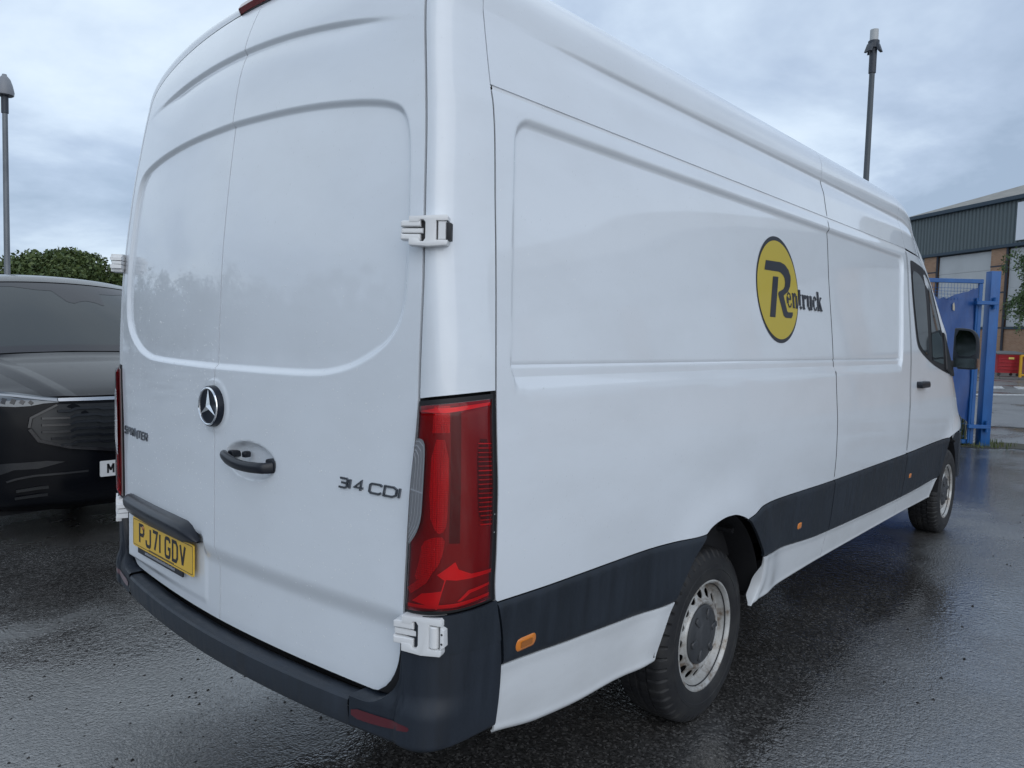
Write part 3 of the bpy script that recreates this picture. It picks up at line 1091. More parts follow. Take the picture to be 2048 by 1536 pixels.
tlp("reversing_lens", [(.042, 1.284), (.12, 1.287), (.165, 1.278), (.180, 1.255), (.185, 1.15), (.178, 1.09), (.150, 1.062), (.10, 1.035), (.042, 1.015)], .0178, 'lens_clear')
for k in range(4):
    mb = MB()
    ribbon(mb, [(.05, 1.278 - .010 * k), (.10 - .015 * k, 1.279 - .012 * k), (.155 - .027 * k, 1.268 - .012 * k), (.170 - .030 * k, 1.245 - .010 * k), (.172 - .032 * k, 1.16), (.168 - .033 * k, 1.095), (.140 - .028 * k, 1.068), (.048, 1.022 + .012 * k)], .0030, tl_map(.014), .0170, .0186 + .0002 * k)
    vpart("lens_ridge", mb, M['lens_line'], True, parent=tl_r, pair=tl_l)
mb = MB(); ribbon(mb, [(.045, 1.158), (.18, 1.153)], .004, tl_map(.015), .017, .0192)
vpart("lens_ridge", mb, M['lens_line'], True, parent=tl_r, pair=tl_l)
tlp("bright_reflector", [(.245, 1.366), (.465, 1.368), (.465, 1.302), (.235, 1.300)], .0135, 'lens_mid', 0)
tlp("bright_reflector", [(.05, 1.352), (.25, 1.361), (.50, 1.364), (.94, 1.374), (.94, 1.366), (.6, 1.355), (.40, 1.350), (.20, 1.350)], .0139, 'lens_bright', 0)
tlp("bright_reflector", [(.235, 1.285), (.46, 1.285), (.46, 1.10), (.44, 1.06), (.34, 1.05), (.235, 1.10)], .0134, 'lens_mid')
tlp("dark_bar", [(.480, 1.366), (.605, 1.368), (.600, 1.10), (.605, 1.03), (.485, 1.03)], .0136, 'lens_black', 0)
tlp("bright_reflector", [(.17, 1.028), (.30, 1.044), (.44, 1.046), (.43, 1.01), (.36, .965), (.24, .945), (.09, .926), (.15, .98)], .0135, 'lens_mid')
tlp("bright_reflector", [(.035, .906), (.30, .968), (.34, .966), (.25, .928), (.075, .893)], .0139, 'lens_mid', 0)
tlp("bright_reflector", [(.09, .876), (.20, .900), (.43, .911), (.385, .868)], .0137, 'lens_bright', 0)
tlp("bright_reflector", [(.365, .951), (.56, .985), (.60, .966), (.74, .952), (.95, .954), (.95, .945), (.74, .940), (.58, .938), (.47, .940), (.44, .915), (.385, .864), (.36, .864), (.42, .91), (.45, .938)], .0141, 'lens_bright', 0)
tlp("bright_reflector", [(.05, .8680), (.30, .873), (.60, .880), (.94, .893), (.94, .885), (.6, .870), (.30, .864), (.05, .8595)], .0139, 'lens_bright', 0)
tlp("bright_reflector", [(.60, .884), (.72, .910), (.94, .920), (.94, .913), (.74, .902), (.64, .884)], .0139, 'lens_bright', 0)
tlp("dark_bar", [(.80, 1.285), (.945, 1.280), (.94, 1.06), (.88, 1.07), (.80, 1.10)], .0132, 'lens_black', 1)
for k in range(19):
    z = 1.272 - .0112 * k
    mb = MB(); ribbon(mb, [(.802 + (.02 if k > 15 else 0), z + .001), (.94, z - .002)], .0026, tl_map(.014), .0058, .0100)
    vpart("lens_rib", mb, M['lens_mid'] if k % 6 else M['lens_bright'], True, parent=tl_r, pair=tl_l)

# ---------- rear bumper
BX = lambda y: xrear(np.abs(y), .56) - .040 + .012 * (np.abs(y) / .72) ** 3
ys = np.linspace(-.698, .698, 61)
sec = [(.075, .560, 'a'), (.045, .574, 0), (.018, .575, 0), (.006, .573, 0), (.0, .566, 0), (-.001, .552, 0), (.002, .520, 0), (.006, .495, 0), (.016, .484, 0), (.10, .478, 0)]
P = np.zeros((len(sec), len(ys), 3))
for i, (dx, z, _) in enumerate(sec):
    zz_ = z + (.002 if z < .53 else 0)
    P[i, :, 0] = BX(ys) + dx; P[i, :, 1] = ys; P[i, :, 2] = zz_
mb = MB(); sheet(mb, P, (-1, 0, .2), .0)
vpart("bumper_bar", mb, M['bumper_step'])

# corner caps: a rear piece below the rounded door corner and a piece round the corner
def cap_out(z, w):
    base = .028 * sst(.640, .572, z) * (1 - sst(.25, .9, w))
    under = .03 * sst(.505, .470, z)
    return .006 + base - under


bz = lambda w: .486 - .018 * sst(.3, 1, w)
v = lines((0, .1, .02), (.1, 1, .02))
ysr = np.linspace(-.702, -.852, 18)
q_ = np.clip(1 - (.852 - (-ysr - .012)) / .115, 0, 1)
zt = .735 - .145 * np.sqrt(1 - q_ ** 2) - .012
cols = []
for y, t1 in zip(ysr, zt):
    zc = .486 + v * (t1 - .486)
    k = np.abs(y)
    bxo = (xrear(k, .56) - BX(k))
    o_ = (.004 + (bxo - .004) * sst(.640, .574, zc)) - .03 * sst(.505, .470, zc)
    P_ = rear_pos(y + 0 * zc, zc, 0, True, False)
    P_[:, 0] = xrear(k, np.maximum(zc, .5)) - o_
    P_ = np.concatenate([P_, P_[-1:] + np.array([[.010, 0, .004]]), P_[-1:] + np.array([[.07, 0, .004]])])
    cols.append(P_)
wv = np.linspace(0.0, 1, 26) ** 1.3
for w in wv[1:]:
    t1 = min(.7455, .735 + 3.0 * w) if w > wv[3] - 1e-6 else min(TLB(w) - .003, .735 + 3.0 * w)
    zc = bz(w) + v * (t1 - bz(w))
    P_ = corner_off(w + 0 * zc, zc, .004 + (float(xrear(.855, .56) - BX(.855)) - .004) * sst(.640, .574, zc) * (1 - sst(.3, .95, w)) - .03 * sst(.505, .468, zc) + .004)
    P_ = np.concatenate([P_, P_[-1:] + np.array([[.010, .004, .002]]), P_[-1:] + np.array([[.05, .05, .002]])])
    cols.append(P_)
P = np.stack(cols, 1)
mb = MB(); sheet(mb, P, (-1, -1, 0), .0)
bc = vpart("bumper_corner", mb, M['bumper'], True)
zc = lines((.747, .86, .012)); Wt = np.tile(wv[3:], (len(zc), 1)); fr2 = (zc - .747)[:, None] / (.86 - .747)
Zt = .747 + fr2 * (TLB(Wt) - .002 - .747)
mb = MB(); sheet(mb, corner_off(Wt, Zt, .0105 + 0 * Zt), (-1, -1, 0), .006)
vpart("corner_trim", mb, M['cladding'], True)
# filler between door edge and cap (black rubber behind the hinge)
# reflector
mb = MB()
def refl_map(U, V, off=None):
    k = np.abs(U)
    flat_ = np.stack([BX(k) - .0025, U, V], -1)
    de_ = DE(V) + .008
    s_ = np.clip((k - de_) / (HW(V) - de_), 0, 1)
    w_ = np.arcsin(s_ ** 1.3) * 2 / np.pi
    rnd = corner_off(w_, V, .0085 + (float(xrear(.855, .56) - BX(.855)) - .004) * (1 - sst(.3, .95, w_)))
    return np.where((k > .856)[..., None], rnd, flat_)
patch(mb, smooth_poly([(-.712, .551), (-.80, .5535), (-.89, .558), (-.905, .553), (-.895, .540), (-.80, .527), (-.712, .524)], 1), refl_map, 2)
vpart("reflector", mb, M['reflector'], True)

# ---------- hinges
def hinge(z0, h, kind):
    lift = .027 if kind == 'upper' else .014
    p0 = corner_off(np.array([.0]), np.array([z0]), np.array([.010]))[0]
    p1 = corner_off(np.array([.49]), np.array([z0]), np.array([.010]))[0]
    e1 = (p1 - p0); wd = np.linalg.norm(e1); e1 = e1 / wd
    e2 = np.array([0, 0, 1.0]); e3 = np.cross(e1, e2)
    if e3[0] > 0: e3 = -e3
    sh = -.024 if kind == 'upper' else .014
    fr = frame(p0 + e1 * sh + e3 * (lift - .010), e1, e2, e3)
    Wd = wd - sh + (-.006 if kind == 'upper' else -.004)
    rows = {}
    hh = h / 2
    plate = MB()
    outline = [(0, -hh * .92), (Wd * .5, -hh), (Wd * .97, -hh * .90), (Wd, -hh * .78), (Wd, -hh * .58), (Wd * .70, -hh * .58), (Wd * .70, hh * .62), (Wd, hh * .62), (Wd, hh * .88), (Wd * .96, hh), (0, hh * .88),
               (0, hh * .50), (Wd * .24, hh * .50), (Wd * .30, hh * .66), (Wd * .37, hh * .66), (Wd * .42, hh * .50), (Wd * .42, -hh * .50), (Wd * .37, -hh * .68), (Wd * .30, -hh * .68), (Wd * .24, -hh * .50), (0, -hh * .50)]
    plate.bm(prism_bm(outline, -.022, .020, .0032, 2), fr)
    rows['hinge_plate'] = (plate, M['white_hinge'])
    core = MB(); core.bm(prism_bm([(Wd * .22, -hh * .66), (Wd * .44, -hh * .66), (Wd * .44, hh * .64), (Wd * .22, hh * .64)], -.003, .003), fr)
    core.bm(prism_bm([(Wd * .69, -hh * .6), (Wd * .80, -hh * .6), (Wd * .80, hh * .63), (Wd * .69, hh * .63)], -.003, .004), fr)
    rows['hinge_recess'] = (core, M['rubber'])
    al = -.020 if kind == 'upper' else -.024
    arms = []
    for (a, b_) in ((.23, .62), (-.17, .16), (-.62, -.24)):
        m_ = MB()
        mid = abs(a + b_) < .1
        poly = [(al, a * hh * .95), (Wd * (.36 if mid else .30), a * hh), (Wd * (.36 if mid else .30), b_ * hh), (al + .006, b_ * hh * .98), (al, b_ * hh * .85)]
        m_.bm(prism_bm(poly, -.024, .018 if not mid else .012, .005, 3), fr)
        arms.append(m_)
    if kind == 'upper':
        k_ = MB(); k_.bm(prism_bm([(Wd * .74, -hh * .56), (Wd * .95, -hh * .56), (Wd * .95, hh * .60), (Wd * .74, hh * .60)], 0, .016, .002, 1), fr)
        e_ = MB(); e_.bm(prism_bm([(Wd * .95, -hh * .62), (Wd * 1.08, -hh * .60), (Wd * 1.08, hh * .48), (Wd * .95, hh * .52)], -.012, .018, .003, 2), fr)
        rows['hinge_barrel'] = (k_, M['white_hinge']); rows['hinge_stop'] = (e_, M['rubber'])
    else:
        k_ = MB()
        xc = Wd * .90
        lathe(k_, [(0, -hh * .56), (.011, -hh * .56), (.0135, -hh * .5), (.0135, hh * .5), (.011, hh * .56), (0, hh * .56)], 16, lambda r, a, t_: fr(np.stack([xc - .012 + r * np.cos(t_), a, .008 + r * np.sin(t_)], -1).reshape(-1, 3)).reshape(r.shape + (3,)))
        e_ = MB(); e_.bm(prism_bm([(Wd * .96, -hh * .62), (Wd * 1.06, -hh * .42), (Wd * 1.06, hh * .44), (Wd * .96, hh * .62)], -.012, .018, .004, 2), fr)
        for q in (-.26, .0, .26):
            pass
        rows['hinge_barrel'] = (k_, M['white_hinge']); rows['hinge_bracket'] = (e_, M['white_hinge'])
        s_ = MB()
        for q in (-.24, .24):
            lathe(s_, [(.0, .0186), (.0028, .0186)], 10, lambda r, a, t_: fr(np.stack([Wd * 1.01 + r * np.cos(t_), q * hh + r * np.sin(t_), a], -1).reshape(-1, 3)).reshape(r.shape + (3,)))
        rows['screw_hole'] = (s_, M['rubber'])
    for sgn in (-1, 1):
        par = empty("door_hinge", (0, 0, 0), None, None); par.parent = van
        for nm, (m_, mt) in list(rows.items()) + [('hinge_arm', (a, M['white_hinge'])) for a in arms]:
            V, F = m_.arr()
            if sgn > 0:
                V = V * np.array([1, -1, 1]); F = [f[::-1] for f in F]
            mesh_obj(nm, V, F, mt, par, True, 35)


hinge(1.788, .076, 'upper')
hinge(.795, .100, 'lower')

# ---------- badge, lettering, plate, handle
def dmap(right, o0=0.0):
    return lambda U, V, off=0.0: rear_pos(U, V, o0 + off, right, True)


def badge_pos(U, V, off):
    return np.stack([np.full(np.shape(U), -.054 - .006) - off, U, V], -1)


mb = MB()
th = np.linspace(0, 2 * np.pi, 48, endpoint=False)
lathe(mb, [(.001, .015), (.054, .015), (.060, .017), (.0645, .014), (.066, .004), (.066, -.012)], 48, lambda r, a, t_: badge_pos(r * np.cos(t_), 1.293 + r * np.sin(t_), a))
badge = vpart("round_badge", mb, M['gloss_black'], parent=door_r)
mb = MB()
lathe(mb, [(.0545, .0152), (.0550, .0185), (.0575, .0205), (.0600, .0195), (.0612, .0165)], 48, lambda r, a, t_: badge_pos(r * np.cos(t_), 1.293 + r * np.sin(t_), a))
vpart("badge_ring", mb, M['chrome'], parent=door_r)
mb = MB()
for k in range(3):
    a0 = math.pi / 2 + k * 2 * math.pi / 3
    tip = (.0545 * math.cos(a0), .0545 * math.sin(a0))
    l_ = (.0115 * math.cos(a0 + math.pi / 3), .0115 * math.sin(a0 + math.pi / 3)); r3 = (.0115 * math.cos(a0 - math.pi / 3), .0115 * math.sin(a0 - math.pi / 3))
    uv = np.array([(0, 0), l_, tip, r3])
    off = np.array([.024, .0155, .0168, .0155])
    mb.add(badge_pos(uv[:, 0], 1.293 + uv[:, 1], off), [(0, 1, 2)[::-1], (0, 2, 3)[::-1]])
vpart("badge_star", mb, M['chrome'], parent=door_r, smooth=False)

def lettering(text, widths, gap, h, stroke, y_at, z_at, right, material, total=None, slant=.12, name="badge_letter"):
    st, tot = write(text, widths, gap, h, stroke, slant)
    sc = 1.0 if total is None else total / tot
    par = empty("lettering", (0, 0, 0), None, None); par.parent = van
    chars = {}
    last = None; idx = -1; prevx = -1
    fn0 = dmap(right)
    i = 0; x = 0
    # regroup by character
    k = 0
    x0 = 0.0
    for ch, w in zip(text, widths):
        if ch == ' ':
            x0 += w; continue
        n_st = len(GLY[ch])
        mb_ = MB()
        for q in range(n_st):
            c_, pts, cl = st[k]; k += 1
            fn = lambda U, V, off: fn0(y_at - np.asarray(U), z_at + np.asarray(V), off)
            ribbon(mb_, [(a * sc, b_) for a, b_ in pts], stroke, fn, -.001, .0045 + .0002 * q, cl)
        V, F = mb_.arr()
        mesh_obj(name, V, F, material, par, False)
    return par


lettering("SPRINTER", [.030, .031, .031, .006, .033, .031, .029, .031], .005, .033, .0056, .850, 1.110, False, M['dark_chrome'], total=.285)
lettering("314 CDI", [.034, .007 + .006, .036, .014, .046, .046, .008], .005, .030, .0052, -.618, 1.122, True, M['dark_chrome'], total=.225, slant=.2)

# number plate, on the left door
def plate_pos(U, V, off=0.0):          # U measured from the plate's left end in the picture (y = .663) to the right
    return np.stack([-.030 - .020 * np.asarray(U) / .52 - np.asarray(off), .678 - np.asarray(U) * 1.03, .700 + np.asarray(V)], -1)


mb = MB(); mb.bm(prism_bm(round_rect(0, 0, .52, .111, .008, 4), 0, .004), lambda V: plate_pos(V[:, 0], V[:, 1], V[:, 2]))
plate = vpart("number_plate", mb, M['plate_yellow'], parent=door_l, smooth=False)
mb = MB(); ribbon(mb, round_rect(.007, .007, .513, .104, .006, 4), .0022, plate_pos, .0042, .0044, True)
vpart("plate_border", mb, M['plate_black'], parent=door_l, smooth=False)
st, tot = write("PJ71 GDV", [.050, .050, .050, .014, .022, .050, .050, .050], .011, .079, .0125)
k = 0
for ch in "PJ71GDV":
    mb = MB()
    for q in range(len(GLY[ch])):
        c_, pts, cl = st[k]; k += 1
        ribbon(mb, [(a + .059, b_ + .017) for a, b_ in pts], .0125, plate_pos, .004, .0046 + .0002 * q, cl)
    vpart("plate_character", mb, M['plate_black'], parent=door_l, smooth=False)
mb = MB(); mb.bm(prism_bm([(.042, -.022), (.43, -.022), (.43, .012), (.042, .012)], -.004, .002), lambda V: plate_pos(V[:, 0], V[:, 1], V[:, 2]))
vpart("plate_holder", mb, M['plate_black'], parent=door_l, smooth=False)
mb = MB()
for k in range(26):          # tiny dealer print, illegible at this size
    a = .11 + k * .010
    mb.bm(prism_bm([(a, -.015), (a + .007, -.015), (a + .007, -.007 + .002 * (k % 3)), (a, -.007)], .002, .0024), lambda V: plate_pos(V[:, 0], V[:, 1], V[:, 2]))
vpart("small_print", mb, M['plate_grey'], parent=door_l, smooth=False)
mb = MB()
for k in range(22):
    a = .15 + k * .010
    mb.bm(prism_bm([(a, .0085), (a + .006, .0085), (a + .006, .0125), (a, .0125)], .0042, .0046), lambda V: plate_pos(V[:, 0], V[:, 1], V[:, 2]))
vpart("small_print", mb, M['logo_black'], parent=door_l, smooth=False)
for q in ((.098, .083),):
    mb = MB(); lathe(mb, [(0, .008), (.006, .0075), (.008, .0046)], 12, lambda r, a, t_: plate_pos(q[0] + r * np.cos(t_), q[1] + r * np.sin(t_), a))
    vpart("plate_screw", mb, M['orange_dark'] if q[0] < .2 else M['plate_black'], parent=door_l)

# plate lamp hood
hood_top = [(.775, .880), (.70, .8835), (.45, .8855), (.19, .886), (.155, .876), (.125, .855), (.100, .832)]
ysh = np.array([.790, .775, .74, .60, .45, .30, .19, .155, .125, .103]); zth = np.array([.862, .880, .8835, .885, .886, .887, .886, .876, .855, .833])
zbh = np.array([.838, .822, .812, .812, .813, .815, .817, .820, .824, .827])
ph = np.array([.012, .030, .038, .042, .042, .042, .040, .034, .024, .010])
rows = []
for t_, o_ in ((0, 0), (.05, .45), (.20, .85), (.40, 1.0), (.52, .98), (.80, .70), (1.0, .45)):
    rows.append(np.stack([xrear(ysh, .86) + .004 - ph * o_ - .006 * (o_ > 0), ysh, zth + (zbh - zth) * t_], -1))
rows.append(np.stack([xrear(ysh, .86) + .02, ysh, zbh], -1))
mb = MB(); P = np.stack(rows, 0)
# refine across
from_rows = np.linspace(0, 1, len(ysh))
sheet(mb, P, (-1, 0, 0), .0)
vpart("plate_light_hood", mb, M['handle'], parent=door_l, sharp=50)

# pull handle in its bowl
mb = MB()
ysn = np.linspace(-.076, -.338, 22)
tt_ = np.linspace(0, 1, 22)
zc = 1.152 - .014 * tt_ - .010 * np.sin(tt_ * np.pi)
hh_ = np.interp(tt_, [0, .06, .2, .6, .9, 1], [.010, .015, .0175, .0165, .0165, .016])
xo = -.054 + .030 * (np.abs(ysn) / .87) ** 1.8 - .010 - .024 * np.sin(np.clip(tt_, .0, 1) * np.pi) ** .6 + .030 * sst(.93, 1.0, tt_)
n8 = 12
V = []
for y, z, h_, x in zip(ysn, zc, hh_, xo):
    an = np.linspace(0, 2 * np.pi, n8, endpoint=False)
    V.append(np.stack([x + .012 * np.cos(an), y + 0 * an, z + h_ * np.sin(an)], -1))
F = [(i * n8 + j, i * n8 + (j + 1) % n8, (i + 1) * n8 + (j + 1) % n8, (i + 1) * n8 + j) for i in range(21) for j in range(n8)] + [tuple(range(n8))[::-1], tuple(21 * n8 + j for j in range(n8))]
mb.add(np.concatenate(V), F)
mb.box((-.054, -.185, 1.148), (-.030, -.165, 1.168), .007)
mb.box((-.048, -.340, 1.124), (-.010, -.290, 1.160), .008)
mb.box((-.056, -.112, 1.140), (-.020, -.084, 1.162), .007)
vpart("pull_handle", mb, M['handle'], parent=door_r, sharp=50)

# ---------- side markers, logo
def smap(o0):
    return lambda U, V, off=None: side_pos(np.asarray(U), np.asarray(V), np.asarray(U) * 0 + (o0 if off is None else off))


for cx, cz, hw_, hz in ((.318, .710, .046, .020), (2.326, .683, .028, .017), (4.319, .680, .028, .017)):
    for nm, k, o_, mt in (("marker_lamp", 1.0, .0135, 'orange'),):
        u = np.linspace(-1, 1, 21); v = np.linspace(-1, 1, 11)
        U, V = np.meshgrid(u, v)
        r_l = hz / hw_
        # stadium outline
        half = np.sqrt(np.maximum(1 - V ** 2, 0)) * r_l + (1 - r_l)
        Xm = cx + U * half * hw_; Zm = cz + V * hz
        bulge = .0125 - .006 * (np.maximum(np.abs(U), np.abs(V)) ** 4)
        mb = MB(); sheet(mb, side_pos(Xm, Zm, bulge + .002), (0, -1, 0), .012)
        ml, ml2 = vpart(nm, mb, M[mt], True)
    if hw_ > .04:
        mb = MB(); patch(mb, round_rect(cx - .026, cz - .009, cx + .022, cz + .009, .004, 3), smap(.0152), 2)
        vpart("lamp_core", mb, M['orange_dark'], parent=ml)

LX, LZ, LR = 2.087, 1.781, .2355
logo = empty("round_logo", (0, 0, 0), None, None); logo.parent = van
def lpatch(name, poly, off, mt, cuts=3):
    mb_ = MB(); patch(mb_, poly, smap(off), cuts)
    return vpart(name, mb_, M[mt], parent=logo)


def disc(rad, zsc, dz, n, off, mt, name):
    """fan of rings laid on the side skin"""
    mb_ = MB()
    rr_ = np.linspace(0.02, 1, 9)
    lathe(mb_, [(r * rad, 0) for r in rr_], n, lambda r, a, t_: smap(off)(LX + r * np.cos(t_), LZ + dz + zsc * r * np.sin(t_)))
    V, F = mb_.arr()
    F.append(tuple(range(n)))
    o = mesh_obj(name, V, F, M[mt], logo, True)
    return o


disc(LR, 1.006, 0, 72, .0015, 'logo_black', 'logo_border')
disc(LR - .008, .962, -.001, 72, .0025, 'logo_yellow', 'logo_disc')
Rp = [(1.962, 1.902), (2.124, 1.9075), (2.175, 1.900), (2.215, 1.880), (2.235, 1.852), (2.235, 1.835), (2.222, 1.805), (2.195, 1.780), (2.139, 1.758), (2.171, 1.689), (2.180, 1.685), (2.237, 1.687), (2.234, 1.672), (2.215, 1.659), (2.145, 1.659), (2.125, 1.668), (2.077, 1.762), (2.085, 1.772), (2.139, 1.787), (2.158, 1.800), (2.166, 1.820), (2.161, 1.838), (2.148, 1.850), (2.120, 1.860), (2.097, 1.8625), (1.942, 1.859)]
lpatch("logo_letter", Rp, .0035, 'logo_black', 2)
lpatch("logo_letter", [(2.031, 1.837), (2.092, 1.839), (2.031, 1.657), (1.971, 1.657)], .0035, 'logo_black', 2)
# the word in condensed slab letters, drawn with thick and thin strokes
T_, t_n = .0215, .0075
WORD = [
    ('e', .066, [([(.013, .048), (.010, .036), (.013, .018)], T_), ([(.010, .054), (.024, .066), (.044, .060), (.050, .044)], t_n), ([(.047, .052), (.048, .036)], .015), ([(.012, .037), (.052, .037)], t_n), ([(.014, .016), (.026, .002), (.046, .004), (.056, .018)], t_n)]),
    ('n', .078, [([(.016, .0), (.016, .066)], T_), ([(.002, .064), (.016, .064)], t_n), ([(.004, .002), (.030, .002)], t_n), ([(.024, .052), (.036, .064), (.050, .060)], .011), ([(.054, .058), (.054, .0)], T_), ([(.042, .002), (.068, .002)], t_n)]),
    ('t', .054, [([(.020, .088), (.020, .014)], T_), ([(.0, .063), (.042, .063)], t_n), ([(.020, .010), (.028, .001), (.042, .008)], .009)]),
    ('r', .060, [([(.014, .0), (.014, .066)], T_), ([(.0, .064), (.014, .064)], t_n), ([(.002, .002), (.030, .002)], t_n), ([(.022, .050), (.032, .062), (.042, .062)], .011), ([(.040, .060), (.048, .052)], .018)]),
    ('u', .078, [([(.014, .066), (.014, .014)], T_), ([(.0, .064), (.014, .064)], t_n), ([(.016, .012), (.028, .001), (.046, .010)], .011), ([(.054, .066), (.054, .0)], T_), ([(.040, .064), (.054, .064)], t_n), ([(.054, .002), (.066, .002)], t_n)]),
    ('c', .062, [([(.013, .050), (.010, .034), (.013, .016)], T_), ([(.012, .054), (.026, .066), (.042, .060)], t_n), ([(.038, .060), (.046, .050)], .016), ([(.014, .014), (.026, .001), (.042, .003), (.050, .016)], t_n)]),
    ('k', .072, [([(.014, .0), (.014, .092)], T_), ([(.0, .090), (.014, .090)], t_n), ([(.002, .002), (.028, .002)], t_n), ([(.024, .030), (.050, .062)], .008), ([(.042, .064), (.062, .064)], t_n), ([(.032, .040), (.056, .002)], .018), ([(.044, .002), (.068, .002)], t_n)]),
]
x = 2.172
for ch, adv, strokes in WORD:
    mb = MB()
    for q, (pts, w_) in enumerate(strokes):
        ribbon(mb, [(x + a * .96, 1.709 + b_) for a, b_ in pts], w_, smap(.005), .003, .0042 + .00015 * q)
    vpart("logo_letter", mb, M['logo_black'], parent=logo, smooth=False)
    x += adv * .985

# ---------- rain drops clinging to the doors, pillar and flank
M['drop'] = mat('rain_drop_glint', (0.86, 0.88, 0.90), 0.08, coat=1.0)  # near-white base paints the light glinting in the drops
rgd = np.random.default_rng(9)
V = []; F = []
def drop_at(P0, ex, ey, en, s_):
    k = len(V)
    st_ = s_ * rgd.uniform(1.0, 1.9)
    for a, b_ in ((1, 0), (.5, .87), (-.5, .87), (-1, 0), (-.5, -.87), (.5, -.87)):
        V.append(P0 + ex * a * s_ + ey * b_ * st_)
    V.append(P0 + en * s_ * .55 - ey * s_ * .2)
    for j in range(6):
        F.append((k + j, k + (j + 1) % 6, k + 6))
ez = np.array([0, 0, 1.0])
for _ in range(1300):
    z = float(np.clip(rgd.normal(1.18, .30), .63, 2.3)); y = rgd.uniform(-.84, .84)
    if abs(y) > float(door_edge(z)) - .02: continue
    if y > 0 and z < .9: continue
    P0 = rear_pos(np.array([y]), np.array([z]), 0, y < 0)[0]
    drop_at(P0, np.array([0, 1.0, 0]), ez, np.array([-1.0, 0, 0]), rgd.uniform(.0010, .0024) * (1 if y < 0 else 1.2))
for _ in range(220):
    z = rgd.uniform(.95, 2.2); x = rgd.uniform(.2, 1.6) ** 1.1
    P0 = side_pos(np.array([x]), np.array([z]))[0]
    drop_at(P0, np.array([1.0, 0, 0]), ez, np.array([0, -1.0, 0]), rgd.uniform(.0010, .0022))
dr = mesh_obj("rain_drops", np.array(V), F, M['drop'], van, True)
dr['kind'] = 'stuff'

